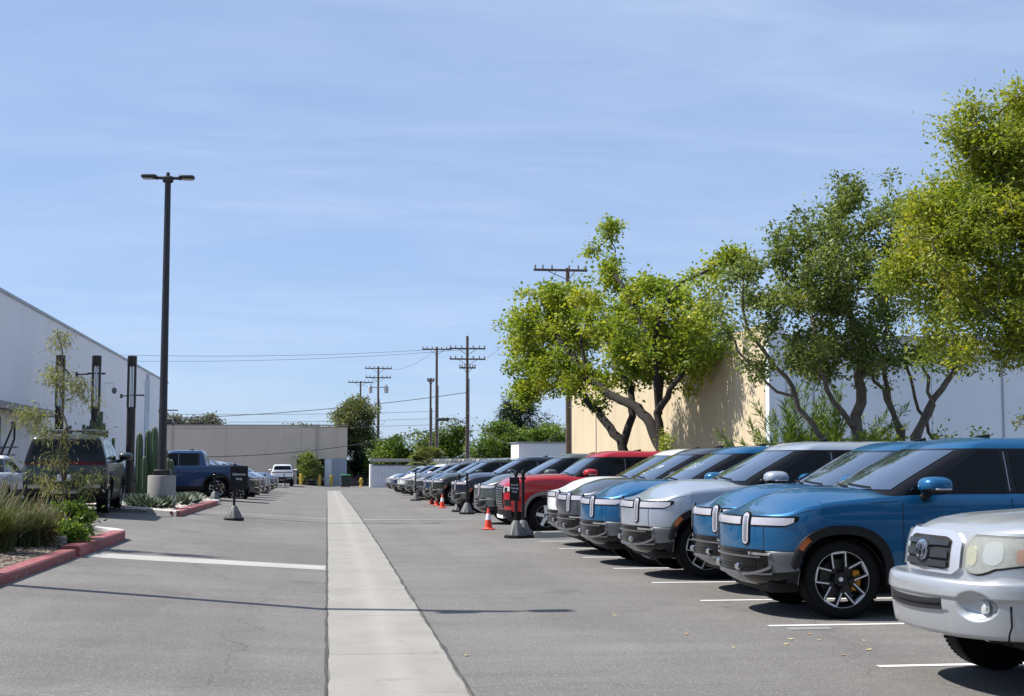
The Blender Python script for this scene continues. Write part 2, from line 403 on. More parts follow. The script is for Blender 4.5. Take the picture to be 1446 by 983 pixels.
def make_wheel(parent, x, y, z, r, rimr, width, sg, style, wheel_name='wheel'):
    w = thing(wheel_name, None, None, (x, y, z)); w.parent = parent
    h = width/2; t = MB()
    t.lathe([(rimr*.96, -h*.8), (rimr*1.03, -h*.92), (r*.86, -h), (r*.95, -h*.93), (r*.985, -h*.8), (r, -h*.5), (r, h*.5), (r*.985, h*.8), (r*.95, h*.93), (r*.86, h), (rimr*1.03, h*.92), (rimr*.96, h*.8)], seg=40, axis='y')
    for k in range(64):                                             # shoulder tread blocks
        a = 2*PI*k/64
        for e in (-1, 1):
            t.box((math.cos(a)*r*.9875, e*h*.80, math.sin(a)*r*.9875), (.014, .05, .022), tilt=('Y', -a))
    t.build('tyre', TYRE, w)
    q = MB(); o = sg*h                                              # outer face direction
    q.lathe([(rimr, -o*.8), (rimr*.93, -o*.5), (rimr*.90, o*.2), (rimr*.97, o*.86), (rimr, o*.88)], seg=40, axis='y', mat=0)
    q.lathe([(rimr*.992, o*.885), (rimr, o*.892), (rimr*1.004, o*.87)], seg=40, axis='y', mat=1)
    q.lathe([(.001, o*.55), (rimr*.25, o*.58), (rimr*.30, o*.40), (rimr*.32, o*.1)], seg=20, axis='y', mat=0)
    q.lathe([(.001, o*.70), (.022, o*.69), (.026, o*.55)], seg=14, axis='y', mat=0 if style == 'steel' else 1)
    for k in range(5):
        a0 = PI/2 + .12 + 2*PI*k/5
        def pt(rad, tan, yy): return (math.cos(a0)*rad - math.sin(a0)*tan, yy, math.sin(a0)*rad + math.cos(a0)*tan)
        def bar(p, q_, wd, th, mat):
            (r0, t0), (r1, t1) = p, q_; dx, dt = r1-r0, t1-t0; L = math.hypot(dx, dt); nx, nt = -dt/L*wd/2, dx/L*wd/2
            c = [(r0+nx, t0+nt), (r0-nx, t0-nt), (r1-nx, t1-nt), (r1+nx, t1+nt)]
            y1 = o*.84 + (sg*.006 if mat == 1 else 0); y0 = o*.84 - sg*th
            dish = lambda rr: -sg*.035*(1-rr/rimr)
            V = [pt(a_, b_, y0+dish(a_)) for a_, b_ in c] + [pt(a_, b_, y1+dish(a_)) for a_, b_ in c]
            q.add(V, [(0, 1, 2, 3), (7, 6, 5, 4), (0, 4, 5, 1), (1, 5, 6, 2), (2, 6, 7, 3), (3, 7, 4, 0)], mat)
        if style == 'twin':                                         # five open rectangles with bright machined edges
            tw = rimr*.235
            for e in (-1, 1):
                bar((rimr*.24, e*tw*.9), (rimr*.955, e*tw*1.05), .040, .05, 0)
                bar((rimr*.42, e*tw*.98), (rimr*.955, e*tw*1.1), .013, .052, 1)
            bar((rimr*.945, -tw*1.15), (rimr*.945, tw*1.15), .015, .052, 1)
        else:
            bar((rimr*.2, 0), (rimr*.96, 0), rimr*.30, .05, 1 if style == 'alloy' else 0)
        q.lathe([(.001, 0), (.011, 0), (.012, -sg*.02)], c=pt(rimr*.20, 0, o*.66), seg=8, axis='y', mat=0)
    q.build('rim', [RIMD, MACH], w)
    b = MB(); b.lathe([(.06, o*.05), (rimr*.70, o*.05), (rimr*.70, -o*.1), (.06, -o*.1)], seg=28, axis='y'); b.build('brake_disc', BRAKE, w)
    c = MB()
    for a in (-.05,):
        for i in range(5):
            aa = a - .42 + i*.19
            c.bbox((math.cos(aa)*rimr*.66, o*.14, math.sin(aa)*rimr*.66), (.075, .07, .075), r=.012, rz=0)
    c.build('brake_caliper', CALIP if style == 'twin' else BLACKP, w)
    return w

def make_vehicle(name, label, cat, P, paint_m):
    root = thing(name, label, cat)
    L, hx, hz = P['L'], P['hubs'], P['hz']
    W = P['W']
    sh = Shell(P.get('xf') or [(.2, P.get('xf_low', .12)), (.55, .03), (.8, 0), (1.0, .006), (1.15, P.get('xf_top', .05)), (1.4, .12)],
               [(.3, L-.12), (.6, L-.02), (.9, L), (1.36, L-.05)],
               [(.25, W-.075), (.45, W-.035), (.7, W-.006), (.85, W), (1.0, W), (1.15, W-.012), (1.28, W-.030), (1.36, W-.050), (1.45, W-.09)],
               P['c'], P['n'], P.get('cr', .35), P.get('nr', 2.6))
    zs = interp(P['zs']); crf = interp(P['crown']) if isinstance(P['crown'], list) else None; cowl = P['cowl']; ro, ri = P['arch_out'], P['arch_in']
    sq = P.get('arch_n', 2.3)
    def arch(x, r):
        z = -1.0
        for h in hx:
            d = abs(x-h)/r
            if d < 1: z = max(z, hz + r*P.get('arch_h', 1.0)*(1-d**sq)**(1/sq))
        return z
    rocker = P.get('rocker', .42)
    def zb(x):
        base = P['fascia_z'] if x < hx[0]-ri*.98 else (P.get('rear_z', .62) if x > hx[1]+ri*.98 else rocker)
        return max(base, arch(x, ri))
    # ring of plan points (front cap, side, rear cap), for the +y half
    x0, x1 = P['c'], L-P.get('cr', .35)
    ring = [('f', a) for a in np.linspace(0, PI/2, 30)]
    xs = set(np.linspace(x0, x1, 54))
    for h in hx:
        for k in range(41): xs.add(h + ri*math.sin(-PI/2+PI*k/40)*.9999)
    xs |= {P['door'][0], P['door'][1], P['door'][2], cowl}
    xs = sorted(x for x in xs if x0 + .004 < x < x1 - .004)
    xs = [x for i, x in enumerate(xs) if i == 0 or x - xs[i-1] > .002]
    ring += [('s', x) for x in xs] + [('r', a) for a in np.linspace(PI/2, 0, 16)]
    def pt(k, a, z):
        if k == 'f': return sh.front(a, z)
        if k == 'r': return sh.rear(a, z)
        return np.array([a, float(sh.w(z)), z])
    vs = np.array([0, .05, .12, .2, .3, .4, .5, .6, .7, .78, .85, .9, .94, .97, .99, 1.0]); nq = 9
    halves = []; xref = []; info = []
    for k, a in ring:
        xr_ = pt(k, a, .9)[0]; xref.append(xr_)
        zt = float(zs(xr_)); z0 = min(zb(xr_), zt-.03)
        col = []
        for v in vs:
            z = z0 + (zt-z0)*v; p = pt(k, a, z)
            e = P.get('round', .035)*max(0, (v-.85)/.15)**2.2
            cx = min(max(p[0], x0), x1); d = np.array([cx-p[0], -p[1]*(1 if k == 's' else .8), 0]); dn = np.linalg.norm(d)
            if dn > 1e-6: p = p + d/dn*min(e, dn)
            col.append(p)
        top = col[-1]; sx = min(max(top[0], P.get('spine', .8)), x1)
        for q in range(1, nq+1):
            t = q/nq; x = top[0] + (sx-top[0])*t; y = top[1]*(1-t)
            yw = abs(y)/W
            z = float(zs(x)) + (float(crf(x))*(1-(1-t)**2) if crf else P['crown']*(1-(1-t)**2)*(1-yw**2))
            z += P.get('bulge', .0)*(1-(1-t)**2)*math.exp(-((yw-.62)/.16)**2)*min(1, max(0, (x-.25)/.3))
            col.append(np.array([x, y, z]))
        halves.append(col); 
    H = np.array(halves); nr_, nc = H.shape[:2]; ns = len(vs)
    buckets = {}
    deck = P.get('deck')
    for sg in (1, -1):
        G = H.copy(); G[:, :, 1] *= sg
        for i in range(nr_-1):
            for j in range(nc-1):
                c = (G[i, j]+G[i+1, j+1])/2
                if j < ns-1:
                    b = 'body'
                    for d in range(2):
                        if P['door'][d] < c[0] < P['door'][d+1] and ring[i][0] == 's': b = ('door', d, sg)
                else:
                    b = 'hood' if c[0] < cowl else ('deck' if deck and c[0] > deck else 'body')
                buckets.setdefault(b, []).append((sg, i, j))
    def emit(b, nm, mat, par, extra=None):
        if b not in buckets: return None
        idx = {}; V = []; F = []
        for sg, i, j in buckets[b]:
            q = []
            for (ii, jj) in ((i, j), (i+1, j), (i+1, j+1), (i, j+1)):
                p = H[ii, jj]; key = (round(p[0], 5), round(p[1]*sg, 5), round(p[2], 5))
                if key not in idx: idx[key] = len(V); V.append(key)
                q.append(idx[key])
            q2 = []
            for a in q:
                if a not in q2: q2.append(a)
            if len(q2) > 2: F.append(tuple(q2 if sg > 0 else q2[::-1]))
        m_ = MB(); m_.add(V, F)
        if extra: extra(m_)
        o = m_.build(nm, [mat, DARKIN] if extra else mat, par, smooth=50); return o
    body = emit('body', 'body', paint_m, root); emit('hood', 'hood', paint_m, root)
    if deck: emit('deck', 'bed_cover', BLACKP, root)
    for d in range(2):
        for sg in (-1, 1):
            def seams(m_, d=d, sg=sg):
                f = lambda x, z: sh.side(x, z, sg, .0025)
                for x in ((P['door'][0], P['door'][1]) if d == 0 else (P['door'][2],)):
                    side_ribbon(m_, f, [(x, max(zb(x), .5)+.02), (x, float(zs(x))-.05)], .008, 1)
                side_ribbon(m_, f, [(P['door'][d], .5), (P['door'][d+1], .5)], .008, 1)
            do = emit(('door', d, sg), 'door', paint_m, root, seams)
            if do and P.get('handles', True):
                hxp = P['door'][d+1]-.16; m_ = MB(); zz = P.get('handle_z', 1.02)
                m_.bbox(tuple(sh.side(hxp, zz, sg, .006)), (.20, .024, .034), r=.008); m_.build('handle', paint_m, do)
    # underbody and wheel wells
    ub = MB(); ub.bbox(((hx[0]+hx[1])/2, 0, .52), (hx[1]-hx[0]+P.get('ub_ext', 1.45), 2*W-.62, .52), r=.04)
    ub.bbox(((hx[0]+hx[1])/2, 0, .42), (hx[1]-hx[0]-2*ri-.02, 2*W-.13, .24), r=.04)
    for h in hx:                                                     # inner wheel arch liners
        for sg in (-1, 1):
            G = []
            for k in range(21):
                a = PI*k/20; G.append([(h+math.cos(a)*(ri+.0), sg*(W-.035), hz-.05+math.sin(a)*(ri*P.get('arch_h', 1))), (h+math.cos(a)*ri, sg*(W-.40), hz-.05+math.sin(a)*ri*P.get('arch_h', 1))])
            ub.grid(G)
    ub.build('underbody', DARKIN, root)
    # wheel arch cladding
    for h in hx:
        for sg in (-1, 1):
            G = []; n_ = 36
            for k in range(n_+1):
                a = -PI*.0 + PI*k/n_
                ca, sa = math.cos(a), math.sin(a)
                def se(r_):
                    d = (abs(ca)**sq + abs(sa)**sq)**(-1/sq)
                    return h - ca*d*r_, hz - .03 + sa*d*r_*P.get('arch_h', 1.0) + .03*(sa > .02)
                row = []
                for r_, of in ((ri-.012, -.06), (ri-.012, .014), (ri+(ro-ri)*.35, .020), (ro-.008, .016), (ro, -.01)):
                    x_, z_ = se(r_); row.append(sh.side(x_, max(z_, .30), sg, of))
                G.append(row)
            cl = MB(); cl.grid(G, 0, flip=sg < 0); cl.build('arch_cladding', P.get('clad_mat', BLACKP), root, smooth=60)
            am = P.get('amber')
            if am and h == hx[0]:
                G = []
                for k in range(9):
                    a = am[0] + (am[1]-am[0])*k/8; ca, sa = math.cos(a), math.sin(a); d = (abs(ca)**sq+abs(sa)**sq)**(-1/sq)
                    row = []
                    for r_ in (ri+(ro-ri)*.18, ri+(ro-ri)*.78): row.append(sh.side(h-ca*d*r_, hz+sa*d*r_*P.get('arch_h', 1.0), sg, .024))
                    G.append(row)
                m_ = MB(); m_.grid(G, 0, flip=sg < 0); m_.build('side_marker', AMBER, root)
    for sg in (-1, 1):
        G = [[sh.side(x, z, sg, o) for z, o in ((.30, -.10), (.33, .0), (.40, .012), (.50, .012), (.53, -.01))] for x in np.linspace(hx[0]+ri, hx[1]-ri, 20)]
        rk = MB(); rk.grid(G, 0, flip=sg < 0); rk.build('rocker_panel', BLACKP, root, smooth=60)
    # ------------------------------------------------ cabin
    g = P['cab']
    gh = Shell(g['xf'], g['xr'], g['w'], g['c'], g['n'], g.get('cr', .2), g.get('nr', 3.0))
    zl = np.array(g['levels']); z_roof = zl[-1]; zg0, zg1 = g['glass']
    xs = np.linspace(0, 1, 44)
    rg = [('f', a) for a in np.linspace(0, PI/2, 22)] + [('s', t) for t in xs[1:-1]] + [('r', a) for a in np.linspace(PI/2, 0, 12)]
    def gpt(k, a, z):
        if k == 'f': return gh.front(a, z)
        if k == 'r': return gh.rear(a, z)
        xa = float(gh.xf(z)) + gh.c; xb = float(gh.xr(z)) - gh.cr
        return np.array([xa+(xb-xa)*a, float(gh.w(z)), z])
    GH = []
    for k, a in rg:
        col = [gpt(k, a, z) for z in zl]; top = col[-1]
        xa = float(gh.xf(z_roof))+gh.c; xb = float(gh.xr(z_roof))-gh.cr; sx = min(max(top[0], xa), xb)
        for q in range(1, 8):
            t = q/7; yy = top[1]*(1-t)
            col.append(np.array([top[0]+(sx-top[0])*t, yy, z_roof + g['crown']*(1-(1-t)**2)*(1-(yy/.9)**2)]))
        GH.append(col)
    GH = np.array(GH); pil = MB(); roof = MB()
    rearp = g.get('paint_from', 99)
    for sg in (1, -1):
        A = GH.copy(); A[:, :, 1] *= sg
        for i in range(A.shape[0]-1):
            for j in range(A.shape[1]-1):
                q = [A[i, j], A[i+1, j], A[i+1, j+1], A[i, j+1]]
                if sg < 0: q = q[::-1]
                c = (q[0]+q[2])/2
                (roof if (c[2] > g['band'] or c[0] > rearp) else pil).add(q, [(0, 1, 2, 3)])
    def weld(o):
        import bmesh as bm_
        b_ = bm_.new(); b_.from_mesh(o.data); bm_.ops.remove_doubles(b_, verts=b_.verts, dist=1e-5); b_.to_mesh(o.data); b_.free()
        o.data.polygons.foreach_set('use_smooth', [True]*len(o.data.polygons)); o.data.set_sharp_from_angle(angle=R(45))
    weld(pil.build('window_surround', BLACKG, root)); weld(roof.build('roof', paint_m, root))
    # glass panes lying just proud of the cabin shell
    ws = MB(); a1 = g.get('ws_ang', 1.12)
    G = [[gh.front(a, z, .006) for z in np.linspace(zg0+.03, zg1-.01, 8)] for a in np.linspace(-a1, a1, 30)]
    ws.grid(G, 0, flip=True); wso = ws.build('windscreen', WSHIELD, root, smooth=60)
    wp = MB()
    for y0, y1 in ((-.55, .1), (.0, .62)):                           # wipers
        p = [gh.front(gh.phi(y0+(y1-y0)*k/6, zg0+.05), zg0+.045+.05*k/6*(.6), .016) for k in range(7)]
        wp.tube(p, .008, 5)
    wp.build('wiper', BLACKP, root)
    def gside(x, z, sg, off):
        return gh.side(x, z, sg, off)
    for sg in (-1, 1):
        for (xa0, xa1, xb0, xb1) in g['panes']:                      # bottom front, top front, bottom rear, top rear
            G = [[gside((xa0+(xa1-xa0)*t)*(1-s_)+(xb0+(xb1-xb0)*t)*s_, zg0+(zg1-zg0)*t, sg, .005) for t in np.linspace(0, 1, 7)] for s_ in np.linspace(0, 1, 14)]
            m_ = MB(); m_.grid(G, 0, flip=sg < 0); m_.build('side_window', SGLASS, root, smooth=60)
        bt = MB()                                                   # thin bright strip standing in for the light reflected on the door pillar
        xb = g['pillar_x']
        side_ribbon(bt, lambda x, z, g_=sg: gside(x, z, g_, .007), [(xb, zg0+.02), (xb-.01, zg1-.02)], .012)
        bt.build('pillar_glint', SILV, root, smooth=0)
    rw = MB(); a1 = .9
    zr0 = g.get('rear_glass', (zg0+.12, zg1))[0]; zr1 = g.get('rear_glass', (zg0+.12, zg1))[1]
    G = [[gh.rear(a, z, .006) for z in np.linspace(zr0, zr1, 6)] for a in np.linspace(-a1, a1, 18)]
    rw.grid(G, 0); rw.build('rear_window', SGLASS, root, smooth=60)
    an = MB(); xa = g['fin']
    an.prism([(xa-.09, -.02), (xa+.09, -.035), (xa+.09, .035), (xa-.09, .02)], z_roof+g['crown']-.01, lambda x, y: z_roof+g['crown']+.008+.032*(x-xa+.09)/.18)
    an.build('roof_antenna', BLACKG, root)
    # mirrors
    mz = P['mirror']; 
    for sg in (-1, 1):
        mc = MB(); cx, cy, cz = mz[0], sg*mz[1], mz[2]; G = []
        for i in range(17):
            u_ = -PI/2 + PI*i/16
            row = []
            for j in range(20):
                v_ = 2*PI*j/20
                def sp(c_, e): return math.copysign(abs(c_)**e, c_)
                row.append((cx + .03 + .175*sp(math.cos(u_), .7)*sp(math.cos(v_), .75), cy + .17*sp(math.sin(u_), .8), cz + .10*sp(math.cos(u_), .7)*sp(math.sin(v_), .8)))
            G.append(row)
        mc.grid(G, 0, cv=True)
        for k in range(len(mc.f)):
            zc = sum(mc.v[q][2] for q in mc.f[k])/4; xc = sum(mc.v[q][0] for q in mc.f[k])/4
            mc.m[k] = 1 if zc < cz-.035 else 0
        mo = mc.build('mirror', [paint_m, BLACKG], root, smooth=60)
        ar = MB(); ar.tube([(cx-.02, sg*(W-.10), cz-.13), (cx-.02, sg*(W-.02), cz-.12), (cx, cy-sg*.03, cz-.06)], [.05, .045, .04], 8); ar.build('mirror_arm', BLACKP, mo)
        lg = MB(); lg.bbox((cx+.05, cy+sg*.165, cz-.035), (.18, .02, .018), r=.006); lg.build('turn_signal', LIGHTW, mo)
    for h in hx:
        for sg in (-1, 1):
            make_wheel(root, h, sg*(W-.045-P['tw']/2), P['tr'], P['tr'], P['rr'], P['tw'], sg, P['wheel'])
    root_info = dict(root=root, sh=sh, gh=gh, zs=zs, body=body, P=P, ws=wso)
    return root_info

# ------------------------------------------------------------------ the electric SUV and its pickup sister
def ev_params(pickup):
    L = 5.45 if pickup else 5.08
    P = dict(L=L, W=1.0, hubs=(.99, 4.40) if pickup else (.99, 4.07), hz=.415, tr=.415, rr=.298, tw=.275, wheel='twin',
             c=.75, n=2.3, cr=.30, nr=2.8, fascia_z=.715, rear_z=.60, rocker=.42, cowl=1.52, spine=.85, crown=[(0, .0), (.12, .02), (.35, .065), (.6, .115), (.85, .135), (1.2, .115), (1.55, .08), (2.2, .04), (6, .03)], bulge=.012, xf_low=.10, xf_top=.045, round=.020,
             zs=[(0, 1.080), (.1, 1.086), (.2, 1.094), (.35, 1.110), (.45, 1.140), (.58, 1.185), (.75, 1.215), (1.0, 1.245), (1.5, 1.285), (1.9, 1.305), (2.4, 1.312), (L, 1.315)],
             door=(1.66, 2.90, 3.64 if not pickup else 3.76), arch_out=.575, arch_in=.49, arch_n=2.5, amber=(.60, .86),
             mirror=(1.93, 1.14, 1.405), handle_z=1.05)
    top = 1.905
    xr = [(1.24, 4.04), (1.80, 3.86), (1.92, 3.78)] if pickup else [(1.24, 5.05), (1.80, 4.90), (1.92, 4.80)]
    P['cab'] = dict(xf=[(1.24, 1.26), (1.3, 1.33), (1.36, 1.42), (1.80, 2.23), (1.86, 2.35), (1.89, 2.44), (1.92, 2.58)], xr=xr,
                    w=[(1.24, .955), (1.3, .945), (1.36, .930), (1.80, .80), (1.845, .775), (1.88, .735), (1.92, .67)], c=.34, n=2.3, cr=.16, nr=3.2, crown=.028,
                    levels=[1.24, 1.30, 1.38, 1.47, 1.56, 1.65, 1.73, 1.79, 1.805, 1.83, 1.85, 1.87, 1.885, 1.9, 1.91], glass=(1.325, 1.79), band=1.805,
                    panes=[(1.86, 2.62, 2.86, 2.84), (2.98, 2.96, 3.64, 3.58)] + ([] if pickup else [(3.72, 3.66, 4.70, 4.60)]), pillar_x=2.90,
                    fin=3.3 if pickup else 3.05, paint_from=3.70 if pickup else 99)
    if pickup: P['deck'] = 4.06
    return P

def make_ev(name, label, cat, pickup):
    P = ev_params(pickup); I = make_vehicle(name, label, cat, P, P_BLUE); root, sh, body = I['root'], I['sh'], I['body']; L = P['L']
    # full width light bar with its black surround
    yb = .962
    ys = [math.copysign(float(sh.w(1.0))*math.sin(abs(a))**(2/sh.n), a) for a in np.linspace(-sh.phi(yb, 1.0), sh.phi(yb, 1.0), 61)]
    up = lambda y: max(0, (abs(y)-.905)/.06)
    sur = MB(); front_strip(sur, sh, ys, lambda y: .966+.075*min(1, up(y))**1.6, lambda y: 1.082, -.01, .004, mat=0); so = sur.build('light_bar_surround', BLACKG, root)
    ye = [y*.985 for y in ys]
    for e, sel in ((0, [y for y in ye if abs(y) <= .445]), (1, [y for y in ye if y >= .58]), (2, [y for y in ye if y <= -.58])):
        lb = MB(); front_strip(lb, sh, sel, lambda y: .984+.060*min(1, up(y))**1.6, lambda y: 1.062, -.005, .010); lb.build('light_bar', LIGHTW, root)
    for sg in (-1, 1):
        c0 = MB(); front_strip(c0, sh, *capsule(sg*.515, .942, .058, .180), -.01, .012, nz=8); ho = c0.build('headlight', BLACKG, root)
        c1 = MB(); front_strip(c1, sh, *capsule(sg*.515, .942, .044, .165), .0, .017, nz=10); c1.build('lens', LIGHTW, ho)
        c2 = MB()
        for k in range(9):
            z = .82+k*.030; front_strip(c2, sh, [sg*.515-.022, sg*.515, sg*.515+.022], lambda y: z-.010, lambda y: z+.010, .012, .024)
        c2.build('lamp_cell', LAMPRIB, ho)
    # bumper: satin shell with black grille mouth, tow hooks, bright lower blade
    bp = MB(); PH = np.linspace(-1.27, 1.27, 61)
    prof = [(.715, -.015), (.700, .008), (.672, .016), (.60, .020), (.53, .022), (.475, .030), (.455, .034), (.435, .024), (.37, -.03), (.30, -.12), (.25, -.26)]
    G = []
    for a in PH:
        row = []
        for z, of in prof:
            k = math.cos(a)**.6; lift = .16*max(0, (abs(a)-.70)/.75)**1.3*max(0, (.60-z)/.35)
            row.append(sh.front(a, z+lift, of*(.25+.75*k)))
        G.append(row)
    G = np.array(G); b2 = MB()
    for i in range(len(PH)-1):
        for j in range(len(prof)-1):
            yc = abs(G[i, j, 1]); z = prof[j][0]
            dark = (2 if j < 5 else 1) if yc > .80 else (1 if (j < 5 or (j >= 6 and yc > .42)) else 0)
            b2.add([G[i, j], G[i+1, j], G[i+1, j+1], G[i, j+1]], [(3, 2, 1, 0)], dark)
    bo = b2.build('front_bumper', [SILV, BLACKG, CORNER], root, smooth=0)
    import bmesh as bm_
    b_ = bm_.new(); b_.from_mesh(bo.data); bm_.ops.remove_doubles(b_, verts=b_.verts, dist=1e-5); b_.to_mesh(bo.data); b_.free()
    bo.data.polygons.foreach_set('use_smooth', [True]*len(bo.data.polygons)); bo.data.set_sharp_from_angle(angle=R(40))
    gm = MB(); front_strip(gm, sh, np.linspace(-.72, .72, 29), lambda y: .485, lambda y: .585, .0, .024, mat=0)
    for z in (.49, .52, .55): front_strip(gm, sh, np.linspace(-.62, .62, 25), lambda y: z-.004, lambda y: z+.004, .02, .036, mat=0)
    gm.build('lower_grille', [BLACKG, CORNER], bo)
    um = MB(); front_strip(um, sh, np.linspace(-.74, .74, 29), lambda y: .655, lambda y: .722, -.05, .010, mat=0)
    front_strip(um, sh, np.linspace(-.70, .70, 29), lambda y: .640, lambda y: .652, .01, .032, mat=1); um.build('upper_grille', [BLACKG, SILV], bo)
    bl = MB(); front_strip(bl, sh, np.linspace(-.79, .79, 33), lambda y: .440+.10*(abs(y)/.79)**5, lambda y: .468+.10*(abs(y)/.79)**5, .015, .046); bl.build('bumper_blade', SILV, bo)
    for sg in (-1, 1):
        fg = MB(); front_strip(fg, sh, [sg*y for y in (.56, .62, .68, .74, .80)], lambda y: .668, lambda y: .700-.012*(abs(y)-.56)/.24, .0, .030); fg.build('fog_lamp', CHROME, bo)
        th = MB(); p = sh.front(sh.phi(sg*.36, .5), .53, .035)
        th.bbox(tuple(p), (.07, .10, .075), r=.015); th.build('tow_hook', CHROME, bo)
        sn = MB(); q = sh.front(sh.phi(sg*.62, .6), .60, .03); sn.lathe([(.001, .0), (.012, .0), (.014, .01)], c=tuple(q), seg=8, axis='x'); sn.build('parking_sensor', BLACKP, bo)
    # hood seam round the clamshell and the fender seam below the lamp
    for sg in (-1, 1):
        sm = MB(); f = lambda x, z, g=sg: sh.front(sh.phi(g*x, z), z, .0025)
        side_ribbon(sm, f, [(.74, .735), (.74, .965)], .006); sm.build('nose_seam', DARKIN, body, smooth=0)
    # shut line of the clamshell hood just under the shoulder
    for sg in (-1, 1):
        hs = MB(); px_ = np.linspace(.40, 1.62, 30)
        side_ribbon(hs, lambda x, z, g=sg: sh.side(x, z, g, -.001), [(x, float(I['zs'](x))-.055) for x in px_], .007)
        hs.build('hood_seam', DARKIN, body, smooth=0)
    # tail: full width red bar, bumper with silver skid, number plate
    tb = MB(); front_strip(tb, sh, np.linspace(-.93, .93, 41), lambda y: 1.19, lambda y: 1.265, -.01, .012, rear=True); tb.build('tail_light_bar', REDL, root)
    rb = MB(); front_strip(rb, sh, np.linspace(-.96, .96, 41), lambda y: .50, lambda y: .80, -.05, .05, nz=4, rear=True); ro_ = rb.build('rear_bumper', BLACKP, root)
    sk = MB(); front_strip(sk, sh, np.linspace(-.84, .84, 41), lambda y: .63 if abs(y) > .45 else .50 + .13*max(0, (abs(y)-.30)/.15), lambda y: .72 if abs(y) > .5 else .58+.14*max(0, (abs(y)-.35)/.15), .03, .075, rear=True); sk.build('skid_trim', SILV, ro_)
    pl = MB(); pl.bbox((L+.02, 0, .88), (.02, .32, .16), r=.006); pl.build('number_plate', PLATE, root)
    for sg in (-1, 1):
        tg = MB(); side_ribbon(tg, lambda y, z: sh.rear(math.copysign(math.asin(min(abs(y)/float(sh.w(z)), 1)**(sh.nr/2)), y), z, .003), [(sg*.86, .82), (sg*.86, 1.17)], .008); tg.build('tailgate_seam', DARKIN, body, smooth=0)
    return I

# ------------------------------------------------------------------ red pickup: tall blunt nose, honeycomb grille
def make_red_pickup(label, paint_m):
    L = 5.9
    P = dict(L=L, W=1.0, hubs=(1.02, 4.66), hz=.42, tr=.42, rr=.255, tw=.28, wheel='alloy', c=.36, n=2.6, cr=.25, nr=3, fascia_z=.52, rear_z=.62, rocker=.45,
             cowl=1.62, spine=.6, crown=.06, bulge=.03, xf_low=.06, xf_top=.03, round=.06,
             zs=[(0, 1.17), (.1, 1.22), (.3, 1.275), (.7, 1.315), (1.2, 1.335), (L, 1.34)], door=(1.75, 2.92, 3.95), arch_out=.575, arch_in=.51, arch_n=2.4,
             mirror=(2.0, 1.14, 1.42), handle_z=1.10, clad_mat=pm('grey_arch_trim', (.22, .21, .22), rough=.35, metal=.5))
    P['cab'] = dict(xf=[(1.3, 1.42), (1.80, 2.14), (1.88, 2.32), (1.95, 2.6)], xr=[(1.3, 4.25), (1.8, 4.1), (1.95, 3.9)],
                    w=[(1.3, .92), (1.80, .80), (1.88, .75), (1.95, .66)], c=.32, n=2.3, cr=.15, nr=3, crown=.03, levels=[1.28, 1.36, 1.5, 1.65, 1.78, 1.80, 1.83, 1.86, 1.89, 1.92],
                    glass=(1.36, 1.77), band=1.79, panes=[(1.9, 2.5, 2.86, 2.84), (2.98, 2.96, 3.85, 3.8)], pillar_x=2.92, fin=3.4, paint_from=3.95)
    P['deck'] = 4.3
    I = make_vehicle('pickup_truck', label, 'pickup truck', P, paint_m); root, sh = I['root'], I['sh']
    g = MB(); front_strip(g, sh, np.linspace(-.60, .60, 31), lambda y: .60, lambda y: 1.13-.03*(abs(y)/.6)**4, -.03, .01); go = g.build('grille', BLACKP, root)
    gf = MB()
    for k in range(9):
        z = .64+k*.058
        front_strip(gf, sh, np.linspace(-.57, .57, 25), lambda y: z-.010, lambda y: z+.010, .005, .028)
    for k in range(-4, 5): front_strip(gf, sh, [k*.13-.012, k*.13+.012], lambda y: .61, lambda y: 1.11, .005, .024, nz=6)
    gf.build('grille_bar', SILV, go)
    for sg in (-1, 1):
        h = MB(); ys = [sg*y for y in np.linspace(.62, .965, 12)]
        front_strip(h, sh, ys, lambda y: .96+.05*(abs(y)-.62)/.34, lambda y: 1.10+.01*(abs(y)-.62), -.01, .014); ho = h.build('headlight', LIGHTW, root)
        h2 = MB(); front_strip(h2, sh, [sg*y for y in (.70, .76, .82)], lambda y: .985, lambda y: 1.08, .01, .018); h2.build('lens', BLACKG, ho)
        f = MB(); front_strip(f, sh, [sg*y for y in np.linspace(.66, .92, 8)], lambda y: .66, lambda y: .80, -.02, .008); f.build('fog_lamp_pocket', BLACKP, root)
    b = MB(); front_strip(b, sh, np.linspace(-.9, .9, 31), lambda y: .40, lambda y: .56, -.1, .03); bo = b.build('front_bumper', BLACKP, root)
    b = MB(); front_strip(b, sh, np.linspace(-.55, .55, 21), lambda y: .36, lambda y: .43, -.02, .045); b.build('skid_plate', WHITEMK, bo)
    return I

